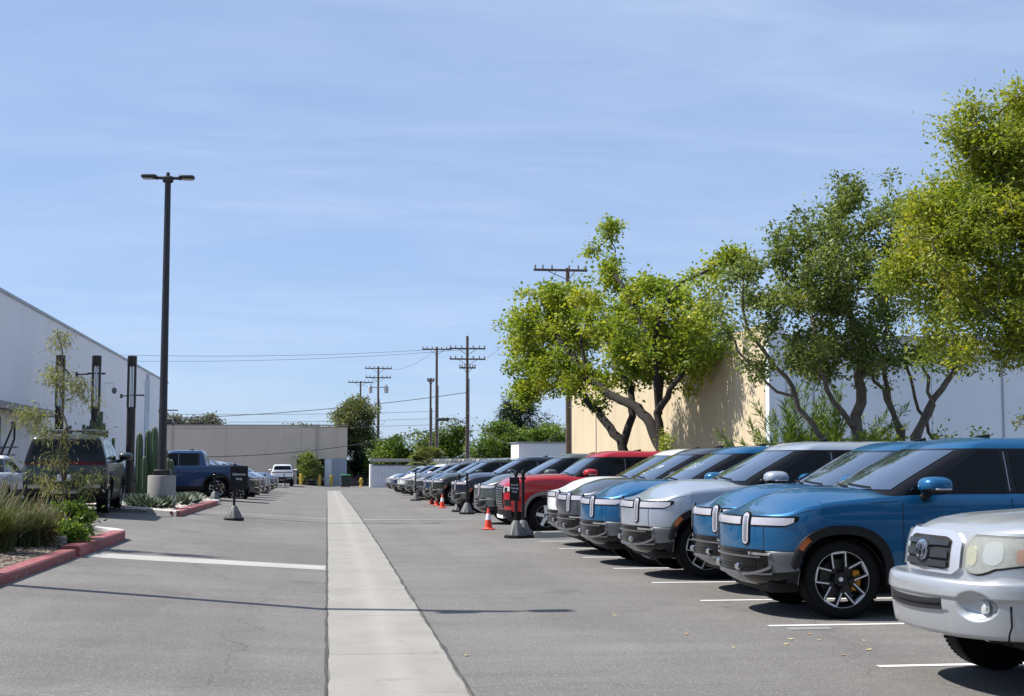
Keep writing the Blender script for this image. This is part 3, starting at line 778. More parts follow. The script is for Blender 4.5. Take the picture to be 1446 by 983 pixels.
# ------------------------------------------------------------------ older silver pickup, nearest the camera
def make_silver_pickup(label, paint_m):
    L = 5.3
    P = dict(L=L, W=.92, hubs=(1.02, 4.25), hz=.385, tr=.385, rr=.20, tw=.25, wheel='steel', c=.62, n=2.25, cr=.25, nr=3, fascia_z=.80, rear_z=.6, rocker=.45,
             cowl=1.60, spine=.75, crown=.05, bulge=.028, ub_ext=.5, xf=[(.2, .22), (.8, .17), (1.0, .19), (1.15, .235), (1.4, .30)], round=.05,
             zs=[(0, 1.13), (.16, 1.14), (.3, 1.165), (.5, 1.195), (.8, 1.225), (1.2, 1.25), (1.7, 1.27), (L, 1.22)], door=(1.70, 2.70, 3.45), arch_out=.52, arch_in=.47, arch_n=2.1,
             mirror=(1.95, 1.05, 1.33), handle_z=1.0, clad_mat=paint_m)
    P['cab'] = dict(xf=[(1.2, 1.42), (1.66, 2.14), (1.75, 2.4), (1.8, 2.6)], xr=[(1.2, 3.7), (1.66, 3.6), (1.8, 3.4)],
                    w=[(1.2, .85), (1.66, .70), (1.74, .64), (1.8, .56)], c=.30, n=2.2, cr=.15, nr=3, crown=.03, levels=[1.18, 1.26, 1.4, 1.55, 1.65, 1.68, 1.71, 1.74, 1.76],
                    glass=(1.25, 1.63), band=1.65, panes=[(1.9, 2.45, 2.68, 2.66), (2.8, 2.78, 3.4, 3.35)], pillar_x=2.74, fin=3.0, paint_from=3.5)
    P['deck'] = 3.75
    I = make_vehicle('pickup_truck', label, 'pickup truck', P, paint_m); root = I['root']
    # the nose above the bumper is set back; a second shell carries the fascia
    nz_ = Shell([(.3, .16), (.8, .15), (1.0, .17), (1.15, .215), (1.3, .26)], [(.3, L), (1.3, L)], [(.3, .92), (.95, .92), (1.15, .90), (1.3, .86)], .55, 2.25, .2, 2)
    I['nose'] = nz_
    fa = MB(); PH = np.linspace(-1.5, 1.5, 51)
    G = [[nz_.front(a, z, 0) for z in (.70, .80, .90, 1.0, 1.08, 1.13, 1.155)] for a in PH]; fa.grid(G, 0, flip=True); fo = fa.build('nose_panel', paint_m, root, smooth=60)
    trap = lambda hw, z0, z1: (lambda y: z0, lambda y: z1)
    # chrome grille surround, trapezium with rounded shoulders
    def zt(hw, z1, drop): return lambda y: z1 - drop*max(0, (abs(y)-hw*.70)/(hw*.30))**2.0
    def zb_(hw, z0, rise): return lambda y: z0 + rise*max(0, (abs(y)-hw*.80)/(hw*.20))**1.5
    ys = np.linspace(-.45, .45, 41)
    cs = MB(); front_strip(cs, nz_, ys, zb_(.45, .842, .05), zt(.45, 1.150, .085), -.01, .030, nz=6); co = cs.build('grille_surround', pm('bright_chrome', (.62, .63, .67), rough=.22, metal=.55, coat=.6), root, smooth=50)
    ys = np.linspace(-.345, .345, 35)
    gi = MB(); front_strip(gi, nz_, ys, zb_(.345, .872, .02), zt(.345, 1.100, .030), .02, .034, nz=6); go = gi.build('grille', DARKIN, co)
    gb = MB()
    GB = pm('grey_grille_bar', (.030, .031, .035), rough=.35, metal=.2)
    for z, t in ((.905, .020), (.975, .026), (1.050, .016)):
        front_strip(gb, nz_, np.linspace(-.33, .33, 29), lambda y: z-t-.012*math.exp(-(y/.1)**2), lambda y: z+t+.02*math.exp(-(y/.12)**2), .03, .050, nz=3)
    gb.build('grille_bar', GB, go)
    # oval emblem: outer ring, inner upright oval and crossbar oval
    em = MB()
    def ring(cy, cz, ry, rz_, t, o):
        G = []
        for k in range(33):
            a = 2*PI*k/32; row = []
            for rr, of in ((1-t, o), (1-t, o+.012), (1, o+.012), (1, o)):
                y, z = cy+math.cos(a)*ry*rr, cz+math.sin(a)*rz_*rr; row.append(nz_.front(nz_.phi(y, z), z, of))
            G.append(row)
        em.grid(G, 0, cv=True, flip=True)
    ring(0, .985, .096, .072, .16, .060); ring(0, .985, .036, .064, .32, .062); ring(0, 1.012, .068, .030, .30, .064)
    eo = em.build('emblem', CHROME, co, smooth=40)
    bk = MB(); yy, a_, b_ = capsule(0, .985, .092, .069); front_strip(bk, nz_, yy, a_, b_, .03, .058, nz=4); bk.build('emblem_back', GB, eo)
    lens = pm('hazed_headlight', (.44, .45, .40), rough=.25, coat=.8, var=.14, vscale=5); 
    refl = pm('lamp_reflector', (.80, .82, .78), rough=.18, metal=.6)
    ln, ll = nodes_of(lens); lo_ = ln['Material Output']; tb_ = ln.new('ShaderNodeBsdfTransparent'); mx_ = ln.new('ShaderNodeMixShader'); mx_.inputs[0].default_value = .42
    ll.new(tb_.outputs[0], mx_.inputs[1]); ll.new(ln['Principled BSDF'].outputs[0], mx_.inputs[2]); ll.new(mx_.outputs[0], lo_.inputs['Surface'])
    for sg in (-1, 1):
        hs = MB(); ys = [sg*y for y in np.concatenate([np.linspace(.462, .55, 6), np.linspace(.57, .905, 26)])]
        lo = lambda y: .905 - .045*math.sin(max(0, min(1, (abs(y)-.462)/.26))*PI)**1.0 + .04*max(0, (abs(y)-.74)/.16)
        hi = lambda y: 1.125 - .10*max(0, (.535-abs(y))/.07)**1.5 - .015*(abs(y)-.6)
        hi2 = lambda y: max(hi(y), lo(y)+.012)
        front_strip(hs, nz_, ys, lambda y: lo(y)-.012, lambda y: hi2(y)+.010, -.01, .003, nz=5, mat=0); ho = hs.build('headlight', BLACKP, root, smooth=60)
        hb = MB(); front_strip(hb, nz_, ys[1:-1], lambda y: lo(y)+.006, lambda y: max(hi2(y)-.006, lo(y)+.008), .0, .006, nz=5); hb.build('lamp_bowl', pm('lamp_bowl', (.40, .41, .38), rough=.3, metal=.45, var=.35, vscale=14), ho, smooth=60)
        h1 = MB(); front_strip(h1, nz_, ys[1:-1], lo, hi2, .004, .030, nz=6); h1.build('lens', lens, ho, smooth=60)
        h2 = MB(); front_strip(h2, nz_, [sg*y for y in np.linspace(.822, .880, 7)], lambda y: .955-.4*(abs(y)-.812), lambda y: 1.035+.2*(abs(y)-.812), .01, .022, nz=3); h2.build('turn_lens', AMBER, ho, smooth=60)
        h3 = MB(); yy, a_, b_ = capsule(sg*.69, 1.01, .065, .085); front_strip(h3, nz_, yy, a_, b_, .004, .012, nz=4); h3.build('reflector', refl, ho, smooth=60)
        h4 = MB(); yy, a_, b_ = capsule(sg*.535, .985, .045, .07); front_strip(h4, nz_, yy, a_, b_, .004, .014, nz=4); h4.build('reflector', pm('yellowed_reflector', (.62, .58, .36), rough=.25, metal=.3, var=.12, vscale=12), ho, smooth=60)
    # bumper: deep painted moulding with a slot and round fog lamps
    bs = Shell([(.3, .10), (.42, .035), (.55, .012), (.7, .0), (.80, .015), (.86, .10)], [(.3, L), (.9, L)], [(.3, .88), (.45, .925), (.8, .93), (.9, .90)], .60, 2.3, .2, 2)
    zz = [.40, .405, .43, .47, .52, .57, .62, .67, .72, .77, .81, .832, .845, .852]; of = [-.10, -.02, .0, .0, .0, .0, .0, .0, .0, .002, .0, -.012, -.05, -.14]
    PH = np.linspace(-1.53, 1.53, 81); bm_o = MB(); fogc = {}
    def bpt(a, z, o):
        p = bs.front(a, z, o); y = p[1]
        for sg in (-1, 1):                                          # scooped pocket round each fog lamp
            d = math.hypot((y-sg*.70)/.125, (z-.645)/.10)
            if d < 1: p = p + np.array([.075*(1-d**4), 0, 0])
        if abs(y) < .50: p = p + np.array([.012*min(1, (.50-abs(y))/.02)*(1 if z < .60 else 0), 0, 0])
        return p
    zf = np.concatenate([[.40, .405, .415, .43], np.linspace(.45, .80, 36), [.815, .832, .845, .852]]); off = np.interp(zf, zz, of) + np.interp(zf, [.40, .686, .700, .812, .822, .9], [0, 0, .016, .016, 0, 0])
    PH = np.linspace(-1.53, 1.53, 161)
    bm_o.grid([[bpt(a, z, o) for z, o in zip(zf, off)] for a in PH], 0, flip=True)
    bo = bm_o.build('front_bumper', paint_m, root, smooth=60)
    sl = MB(); front_strip(sl, bs, np.linspace(-.43, .43, 31), lambda y: .585+.02*(abs(y)/.47)**2, lambda y: .668+.012*(abs(y)/.47)**2, -.05, .006); so = sl.build('bumper_slot', DARKIN, bo)
    s2 = MB(); front_strip(s2, bs, np.linspace(-.42, .42, 31), lambda y: .628+.016*(abs(y)/.47)**2, lambda y: .638+.016*(abs(y)/.47)**2, .0, .014); s2.build('slot_bar', BLACKG, so)
    for sg in (-1, 1):
        sb = MB(); side_ribbon(sb, lambda y, z: bs.front(bs.phi(y, z), z, .003), [(sg*.875, .66), (sg*.868, .52), (sg*.84, .41)], .007); sb.build('bumper_seam', DARKIN, bo, smooth=0)
    for sg in (-1, 1):
        p = bs.front(bs.phi(sg*.735, .635), .635, -.042)
        fl = MB(); fl.lathe([(.001, -.006), (.03, -.004), (.045, .002), (.050, .03)], c=(0, 0, 0), seg=24, axis='x'); fo_ = fl.build('fog_lamp', pm('fog_lens', (.7, .72, .72), rough=.15, metal=.4, coat=.5), bo, loc=tuple(p)); fo_.rotation_euler = (0, 0, 0)
    return I
# ================================================================== ground, markings, kerbs
ASPH = asphalt_mat()
CONC = concrete_mat('gutter_concrete', (.255, .243, .218), (.318, .303, .275), streak=True, joints=3.05)
CONC2 = concrete_mat('plain_concrete', (.26, .25, .235), (.33, .32, .30))
BAND = concrete_mat('pale_band', (.36, .35, .325), (.44, .43, .405))
LINE = worn_paint_mat('white_line_paint', (.74, .74, .73), (.20, .19, .185), .56)
LINEF = worn_paint_mat('faded_line_paint', (.42, .41, .40), (.17, .16, .155), .46)
REDK = worn_paint_mat('red_kerb_paint', (.285, .070, .072), (.33, .23, .215), .45)
WHITEK = worn_paint_mat('pale_kerb_paint', (.50, .485, .455), (.32, .31, .29), .55)
SOIL = pm('mulch_soil', (.125, .098, .075), rough=.95, var=.45, vscale=6, bump=.8, bscale=30)

def ground_sheet():
    xs = [-900, -400, -150, -70, -40, -25, -15, -10, -8, -7.2, -7, -6, -5, -4, -3, -2, -1.2, -.5, -.2, -.05, 0, .05, .3, 1, 2, 4, 7, 10, 15, 25, 40, 70, 150, 400, 900]
    ys = [-60, -20, -5, 0] + [2*k for k in range(1, 16)] + [30+1.5*k for k in range(1, 65)] + [130, 140, 160, 200, 300, 500, 900, 1500]
    m = MB(); m.grid([[(x, y, gz(x, y)) for y in ys] for x in xs], flip=True); return m
struct('ground', ground_sheet(), ASPH, 'grey asphalt of the parking lot', 'ground', smooth=80)

def strip_sheet(poly_lo, poly_hi, ys, dz=.004, nx=4):
    """sheet following the ground between x = lo(y) and x = hi(y)"""
    m = MB(); G = []
    for y in ys:
        a, b = poly_lo(y), poly_hi(y); G.append([(a+(b-a)*k/nx, y, gz(a+(b-a)*k/nx, y)+dz) for k in range(nx+1)])
    m.grid(G); return m
rg = random.Random(4)
jx = [rg.uniform(-.012, .012) for _ in range(400)]
struct('gutter_strip', strip_sheet(lambda y: .03+jx[int(y*3) % 400], lambda y: 1.03+jx[int(y*3+77) % 400]*1.5 + (.25*max(0, y-108)/6), [-3+.33*k for k in range(355)]), CONC, 'pale concrete drainage strip running down the middle of the asphalt', 'gutter')
for e, nm in ((.012, 'left'), (1.048, 'right')):
    struct('expansion_joint', strip_sheet(lambda y: e-.014+jx[int(y*5) % 400]*.6, lambda y: e+.014+jx[int(y*5+40) % 400]*.8, [-3+.33*k for k in range(340)], dz=.006, nx=1), pm('joint_dark', (.055, .052, .050), rough=.9, var=.4, vscale=3), 'dark joint along the '+nm+' edge of the concrete strip', 'joint')
def cross_sheet(x0, x1, y0, y1, dz=.004, n_=16):
    m = MB(); m.grid([[(x0+(x1-x0)*i/n_, y, gz(x0+(x1-x0)*i/n_, y)+dz) for y in (y0(i/n_) if callable(y0) else y0, y1(i/n_) if callable(y1) else y1)] for i in range(n_+1)], flip=True); return m
struct('stop_band', cross_sheet(-3.62, .0, 21.75, lambda t: 22.75-.1*t), BAND, 'broad pale band across the asphalt beside the red kerb', 'road marking')
for k, yy in enumerate((10.95, 13.78, 16.38, 18.9, 21.5, 24.1, 26.65, 29.2, 31.8, 34.4, 36.95, 39.5, 44.6, 49.8, 54.9, 60.1, 65.2)):
    struct('parking_line', cross_sheet(4.45, 9.3, yy-.05, yy+.05), LINE if k < 9 else LINEF, 'thin white parking stall line', 'parking line')
struct('thin_line', cross_sheet(-3.5, .0, 42.3, 42.5), LINEF, 'faded thin white line crossing the asphalt', 'road marking')
struct('thin_line', cross_sheet(1.06, 4.3, 41.6, 41.85), LINEF, 'faded thin white line crossing the asphalt', 'road marking')
struct('worn_patch', cross_sheet(4.55, 5.0, 13.42, 13.60), worn_paint_mat('ghost_paint', (.30, .29, .28), (.20, .19, .18), .40), 'ghost of an old painted stall line', 'road marking')
for yy in (54.5, 57.3, 60.2, 63, 66, 69):
    struct('parking_line', cross_sheet(-8.5, -3.0, yy-.06, yy+.06), LINEF, 'faded parking stall line', 'parking line')

def kerb(path, w, h, mats, name, label, seg_mats, closed=False):
    """kerb of rectangular section with a rounded nose along path (x, y), width to the left of travel"""
    pts = [Vector(p) for p in path]; prof = [(0, -.05), (0, h-.02), (.02, h), (w, h), (w, h-.06)]; m = MB(); rows = []
    for i, p in enumerate(pts):
        d = (pts[min(i+1, len(pts)-1)] - pts[max(i-1, 0)]).normalized(); nx = Vector((-d.y, d.x))
        hh = h(i) if callable(h) else None
        rows.append([(p.x+nx.x*a, p.y+nx.y*a, gz(p.x, p.y)+b) for a, b in prof])
    for i in range(len(rows)-1): m.grid([rows[i], rows[i+1]], seg_mats(i), flip=True)
    for r_ in (rows[0], rows[-1]): m.add(r_, [tuple(range(len(r_)))], seg_mats(0 if r_ is rows[0] else len(rows)-2))
    return struct(name, m, mats, label, 'kerb', smooth=30)
# near planter on the left: red kerb up its long side, rounded far end pale; a higher block starts at the band
n1 = [(-3.70, y) for y in np.linspace(8, 21.55, 16)]
kerb(n1, .22, .125, [REDK, WHITEK], 'kerb', 'long red painted kerb beside the bed with tall grass', lambda i: 0)
n2 = [(-3.66, y) for y in np.linspace(21.62, 26.3, 8)] + [(-3.66-.75*(1-math.cos(a)), 26.3+1.0*math.sin(a)) for a in np.linspace(.2, PI/2, 8)] + [(-4.8, 27.4), (-5.6, 27.5), (-7.5, 27.6)]
kerb(n2, .26, .175, [REDK, WHITEK], 'kerb', 'raised red kerb section with a pale rounded far end', lambda i: 0 if i < 8 else 1)
m = MB(); m.prism([(-3.9, 8), (-3.9, 26.2), (-4.1, 26.9), (-4.6, 27.25), (-14, 27.4), (-14, 8)], lambda x, y: gz(x, y)-.2, lambda x, y: gz(x, y)+.10)
struct('planter_soil', m, SOIL, 'brown mulch soil of the near planting bed', 'soil')
# far planter with the lamp
f1 = [(-5.75, 39.2), (-5.2, 38.7), (-4.4, 38.0), (-3.95, 37.7)]
kerb([(-7.4, 41.4)] + f1, .22, .15, [WHITEK], 'kerb', 'pale kerb round the near end of the stone bed', lambda i: 0)
kerb([(-3.83, y) for y in np.linspace(37.75, 50.4, 14)], .28, .15, [REDK], 'kerb', 'faded red kerb along the stone bed', lambda i: 0)
kerb([(-3.83, 50.45), (-3.86, 51.9), (-4.6, 52.5), (-8.5, 52.7)], .28, .15, [WHITEK], 'kerb', 'pale kerb at the far end of the stone bed', lambda i: 0)
m = MB(); m.prism([(-4.0, 38.0), (-4.0, 52), (-10, 52.4), (-10, 44), (-7.3, 41.6), (-5.6, 39.3), (-4.4, 38.2)], lambda x, y: gz(x, y)-.2, lambda x, y: gz(x, y)+.09)
struct('planter_soil', m, pm('pale_soil', (.30, .25, .21), rough=.95, var=.3, vscale=8), 'pale soil of the stone bed', 'soil')
STONE = leaf_mat('pale_pink_stone', (.34, .26, .22), (.48, .39, .34), (.60, .54, .50), transl=0.0, rough=.9)
def scatter_stones(name, label, cat, n_, zone, size, mat, seed, flat=.7):
    r_ = random.Random(seed); m = MB(); tint = []
    for _ in range(n_):
        x, y = zone(r_); s_ = r_.uniform(*size); z = gz(x, y)+.09; a = r_.uniform(0, 6.28)
        V = []
        for (i, j, k) in ((1, 0, 0), (-1, 0, 0), (0, 1, 0), (0, -1, 0), (0, 0, 1), (0, 0, -1), (.6, .6, .5), (-.6, .6, .5), (.6, -.6, .5), (-.6, -.6, .5)):
            q = r_.uniform(.8, 1.15)*s_; X, Y = i*q, j*q
            V.append((x+X*math.cos(a)-Y*math.sin(a), y+X*math.sin(a)+Y*math.cos(a), z+k*q*flat+s_*flat*.3))
        m.add(V, [(0, 2, 6), (2, 1, 7), (1, 3, 9), (3, 0, 8), (0, 6, 4, 8), (6, 2, 7, 4), (7, 1, 9, 4), (9, 3, 8, 4)]); tint += [r_.random()]*8
    o = m.build(name, mat, smooth=0); at = o.data.attributes.new('tint', 'FLOAT', 'FACE'); at.data.foreach_set('value', tint)
    return tag(o, label, cat, kind='stuff')
scatter_stones('stones', 'pale pinkish stones covering the bed round the lamp base', 'stones', 2600, lambda r_: (-4.15-abs(r_.gauss(0, 1.0)), r_.uniform(38.3, 51.8)), (.03, .085), STONE, 5)
CHIP = leaf_mat('bark_chips', (.07, .05, .036), (.16, .12, .09), (.33, .28, .23), transl=0, rough=.9)
scatter_stones('mulch', 'loose bark mulch spread over the near planting bed', 'mulch', 4200, lambda r_: (-3.98-abs(r_.gauss(0, .8)), r_.uniform(14, 26.6)), (.012, .045), CHIP, 6, flat=.35)

# ================================================================== buildings
WALLB = stucco_mat('shaded_white_wall', (.76, .77, .80), (.82, .83, .86), streaks=.10)
WALLW = stucco_mat('white_stucco', (.78, .77, .75), (.83, .82, .80), streaks=.08)
TAN = stucco_mat('tan_stucco', (.55, .45, .305), (.62, .515, .36), streaks=.45, panel=9.3, axis=1)
TANF = stucco_mat('grey_tan_panels', (.52, .445, .37), (.57, .49, .41), streaks=.15, panel=7.4, axis=0)
GREYW = stucco_mat('grey_white_wall', (.64, .70, .755), (.70, .76, .81), streaks=.12, panel=7.2, axis=0)
BLUEG = stucco_mat('blue_grey_wall', (.26, .31, .37), (.30, .35, .41), streaks=.2)
METD = pm('dark_metal', (.030, .028, .029), rough=.42, metal=.3, var=.2, vscale=5)
METG = pm('grey_metal', (.30, .31, .33), rough=.45, metal=.5, var=.15)

# left warehouse with canopy, rail, wall lights, cameras
b = thing('warehouse', 'large plain pale grey white warehouse along the left side of the lot', 'building', (-11, 70, 0))
def loc(p, o): return (p[0]-o.location[0], p[1]-o.location[1], p[2]-o.location[2])
wl = MB(); c = [(-10.38, 43.0), (-11.0, 98.3), (-45, 98.3), (-45, 43.0)]
wl.prism([loc((*p, 0), b)[:2] for p in c], -1.5, 7.1); wl.build('wall', WALLB, b, smooth=0)
cp = MB(); cp.prism([loc((*p, 0), b)[:2] for p in [(-10.33, 42.9), (-10.95, 98.4), (-11.25, 98.4), (-10.7, 42.9)]], 7.1, 7.2); cp.build('parapet_cap', METG, b, smooth=0)
cn = MB(); cn.prism([loc((*p, 0), b)[:2] for p in [(-9.75, 40), (-9.85, 53.2), (-10.6, 53.2), (-10.6, 40)]], 3.30, 3.52); cn.build('canopy', pm('canopy_grey', (.22, .22, .23), rough=.6), b, smooth=0)
lw = MB(); lw.prism([loc((*p, 0), b)[:2] for p in [(-10.33, 43), (-10.46, 53), (-10.7, 53), (-10.6, 43)]], -.2, 3.3); lw.build('wall', WALLW, b, smooth=0)
wn = MB(); wn.bbox(loc((-10.33, 44.6, 2.5), b), (.08, 2.6, 1.2), r=.02); wn.build('window', SGLASS, b, smooth=0)
ds = MB(); ds.bbox(loc((-10.86, 86.0, 4.3), b), (.14, 1.9, 4.6), r=.02); ds.build('wall_recess', stucco_mat('pale_blue_panel', (.50, .58, .66), (.54, .62, .70)), b, smooth=0)
ds = MB()
for k in range(14): ds.tube([loc((-10.80, 86.0-.45, 4.7+k*.16), b), loc((-10.80, 86.0+.45, 4.7+k*.16), b)], .02, 5)
for e in (-.45, .45): ds.tube([loc((-10.80, 86.0+e, 4.6), b), loc((-10.80, 86.0+e, 7.0), b)], .03, 5)
ds.build('roof_ladder', METG, b)
for yy, zz in ((60.5, 5.35), (74.5, 5.1), (93.0, 5.0)):
    xw = -10.38-(yy-43)*.0112; t = thing('wall_light', None, None, loc((xw, yy, zz), b)); t.parent = b
    q = MB(); q.bbox((.04, 0, 0), (.10, .22, .22), r=.02); q.tube([(.05, 0, 0), (.55, 0, .03)], .035, 6); q.build('arm', METD, t)
    q = MB(); q.bbox((.85, 0, .05), (.75, .26, .07), r=.03); q.build('lamp_head', METD, t)
for yy, zz in ((68.5, 5.0), (97.5, 4.2)):
    xw = -10.38-(yy-43)*.0112; t = thing('security_camera', None, None, loc((xw, yy, zz), b)); t.parent = b
    q = MB(); q.tube([(0, 0, .45), (.45, 0, .45), (.5, 0, .2)], .035, 6); q.build('bracket', WALLW, t)
    q = MB(); q.lathe([(.001, -.16), (.08, -.13), (.13, 0), (.12, .08), (.06, .14), (.001, .15)], c=(.5, 0, .08), seg=14); q.build('dome', pm('camera_dome', (.12, .12, .13), rough=.2), t)
# metal stair with rails by the canopy
st = thing('stair_rail', 'dark metal stair railing against the white wall under the canopy', 'railing', (-10.0, 46, 0))
q = MB()
for p in ([(-.05, -3.0, .7), (-.05, .4, 2.75), (-.05, .4, 2.95)], [(-.05, -2.2, .55), (-.05, .75, 2.4), (-.05, .75, 3.0)]): q.tube(p, .035, 6)
q.build('handrail', METD, st)
q = MB()
for p in ([(.0, -1.2, .3), (.0, 2.4, 1.6)], [(.0, 0.4, .3), (.0, 3.2, 1.35)]): q.tube(p, .03, 6)
q.build('lower_rail', METD, st)
q = MB()
for k in range(8): q.bbox((-.1, -2.6+k*.42, .45+k*.24), (.5, .40, .05), r=.01)
q.build('stair_tread', METG, st)

# tall lamp on a concrete drum; its twin stands outside the left edge of the picture and throws the shadow across the lot
def tall_lamp(x, y, label, top=9.85, group='twin headed parking lot lamps'):
    t = thing('parking_lot_lamp', label, 'street lamp', (x, y, gz(x, y)), 0, group); H = top-gz(x, y)
    q = MB(); q.lathe([(.39, 0), (.39, 1.0), (.37, 1.03), (.001, 1.03)], seg=28); q.build('concrete_base', CONC2, t)
    q = MB(); q.bbox((.02, 0, 1.11), (.46, .46, .16), r=.02); q.build('base_cover', METD, t)
    q = MB(); q.tube([(0, 0, 1.1), (0, 0, H-.05)], [.12, .085], 12); q.build('pole', METD, t)
    q = MB(); q.bbox((0, 0, H-.10), (.30, .16, .20), r=.04); q.tube([(0, 0, H-.1), (0, 0, H+.1)], .05, 8); q.tube([(-.34, 0, H-.06), (.34, 0, H-.06)], .045, 8); q.build('arm', METD, t)
    for e in (-1, 1):
        q = MB(); q.bbox((e*.53, 0, H-.03), (.44, .28, .11), r=.035); q.prism([(e*.30, -.09), (e*.36, -.09), (e*.36, .09), (e*.30, .09)][::1 if e > 0 else -1], H-.10, H+.0); lo = q.build('lamp_head', METD, t)
        q = MB(); q.bbox((e*.56, 0, H-.092), (.30, .2, .02), r=.005); q.build('led_panel', pm('led_panel', (.5, .48, .42), rough=.3), lo)
    return t
tall_lamp(-4.62, 40.3, 'tall black lamp with two flat heads standing on a concrete drum in the stone bed')
tall_lamp(-4.95, 17.2, 'tall black lamp outside the left edge whose long shadow crosses the lot')

def column_light(x, y, label, H=5.1):
    z = gz(x, y); t = thing('column_light', label, 'column light', (x, y, z), 0, 'slim column lights before the warehouse'); H = 5.38-z
    q = MB(); q.lathe([(.15, 0), (.15, H*.64), (.13, H*.64+.02), (.001, H*.64+.02)], seg=18); q.build('post', METD, t)
    q = MB(); q.lathe([(.001, H-.36), (.155, H-.36), (.165, H-.34), (.165, H-.01), (.15, H), (.001, H)], seg=18); q.build('cap', METD, t)
    q = MB()
    for a in (0, PI): q.bbox((math.cos(a)*.115, math.sin(a)*.115, H*.82-.15), (.075, .16, H*.36-.26), r=.012)
    q.build('rod', METD, t)
    q = MB(); q.lathe([(.001, H*.64), (.04, H*.64), (.04, H-.36)], seg=12); q.build('diffuser', pm('frosted_diffuser', (.62, .64, .67), rough=.4), t)
column_light(-6.83, 50, 'slim column light beside the tall cacti, nearest the tall lamp')
column_light(-8.04, 50, 'slim column light rising behind the dark green SUV')
column_light(-9.26, 50, 'slim column light partly hidden by the wispy staked tree')

# far tan warehouse with recess, pier and doors
b = thing('warehouse', 'low tan warehouse with panel joints closing the far end of the lot', 'building', (-10, 142, 0))
q = MB(); q.prism([loc((*p, 0), b)[:2] for p in [(-40, 142), (-3.0, 140.5), (-3.0, 175), (-40, 175)]], -1.5, 5.30)
q.prism([loc((*p, 0), b)[:2] for p in [(.85, 140.6), (1.98, 140.5), (1.98, 175), (.85, 175)]], 2.0, 5.16)
q.prism([loc((*p, 0), b)[:2] for p in [(-2.998, 140.5), (.848, 140.55), (.848, 175), (-2.998, 175)]], 2.0, 5.22)
q.prism([loc((*p, 0), b)[:2] for p in [(-2.998, 146), (.848, 146), (.848, 174), (-2.998, 174)]], -1.5, 2.0); q.build('wall', TANF, b, smooth=0)
q = MB(); q.prism([loc((*p, 0), b)[:2] for p in [(.46, 140.4), (1.95, 140.4), (1.95, 174), (.46, 174)]], -1.5, 1.99); q.build('pier', BLUEG, b, smooth=0)
q = MB(); q.prism([loc((*p, 0), b)[:2] for p in [(-.25, 140.3), (.455, 140.3), (.455, 143), (-.25, 143)]], -1.5, 1.99); q.build('gate_leaf', stucco_mat('pale_blue_metal', (.52, .58, .63), (.56, .62, .67)), b, smooth=0)
q = MB(); q.prism([loc((*p, 0), b)[:2] for p in [(-40, 141.9), (2.05, 140.3), (2.05, 140.6), (-40, 142.2)]], 5.30, 5.40); q.build('parapet_cap', pm('tan_cap', (.27, .24, .21), rough=.8), b, smooth=0)
for x in (-7.9, -5.0):
    q = MB(); q.bbox(loc((x, 141.0, .75), b), (1.5, .2, 3.0), r=.02, rz=-.04); f = q.build('door', pm('pale_door', (.50, .49, .47), rough=.5), b, smooth=0)
    q = MB(); q.bbox(loc((x+.1, 140.88, 1.35), b), (.8, .04, 1.1), r=.01, rz=-.04); q.build('window', SGLASS, f, smooth=0)
for x in (-15.2, -1.0):
    q = MB(); q.tube([loc((x, 140.5+.04*(-x)*.9-.1, -.6), b), loc((x, 140.5+.04*(-x)*.9-.1, 5.2), b)], .07, 6); q.build('downpipe', pm('tan_pipe', (.42, .37, .32), rough=.7), b)

# right warehouse: tan west face, grey white south face
b = thing('warehouse', 'tall warehouse behind the trees with a tan long wall and a grey white end wall', 'building', (20, 60, 0))
q = MB(); w0 = [(14.35, 44.45), (14.6, 84.6), (14.9, 84.6), (14.65, 44.45)]; q.prism([loc((*p, 0), b)[:2] for p in w0[::-1]], -1.2, 6.25); q.build('wall', TAN, b, smooth=0)
q = MB(); q.prism([loc((*p, 0), b)[:2] for p in [(14.36, 44.1), (48, 44.1), (48, 44.44), (14.36, 44.44)]], -1.2, 5.75); q.prism([loc((*p, 0), b)[:2] for p in [(14.30, 43.85), (14.85, 43.85), (14.85, 44.095), (14.30, 44.095)]], -1.2, 6.3); q.build('wall', GREYW, b, smooth=0)
q = MB(); q.prism([loc((*p, 0), b)[:2] for p in [(14.7, 44.5), (48, 44.5), (48, 84.5), (14.95, 84.5)]], 5.0, 5.4); q.build('roof', pm('flat_roof', (.3, .3, .3), rough=.9), b, smooth=0)
q = MB(); q.prism([loc((*p, 0), b)[:2] for p in [(14.86, 44.02), (48, 44.02), (48, 44.5), (14.86, 44.5)]], 5.75, 5.86); q.build('parapet_cap', METG, b, smooth=0)
q = MB(); q.tube([loc((14.98, 43.9, -.3), b), loc((14.98, 43.9, 5.2), b)], .06, 8); q.build('downpipe', pm('white_pipe', (.82, .82, .82), rough=.4), b)
q = MB()
for k in range(5): q.bbox(loc((15.9+6.6*k, 44.085, 2.8), b), (.07, .02, 6), r=.004)
q.build('wall_joint', pm('joint_grey', (.33, .35, .38), rough=.7), b, smooth=0)

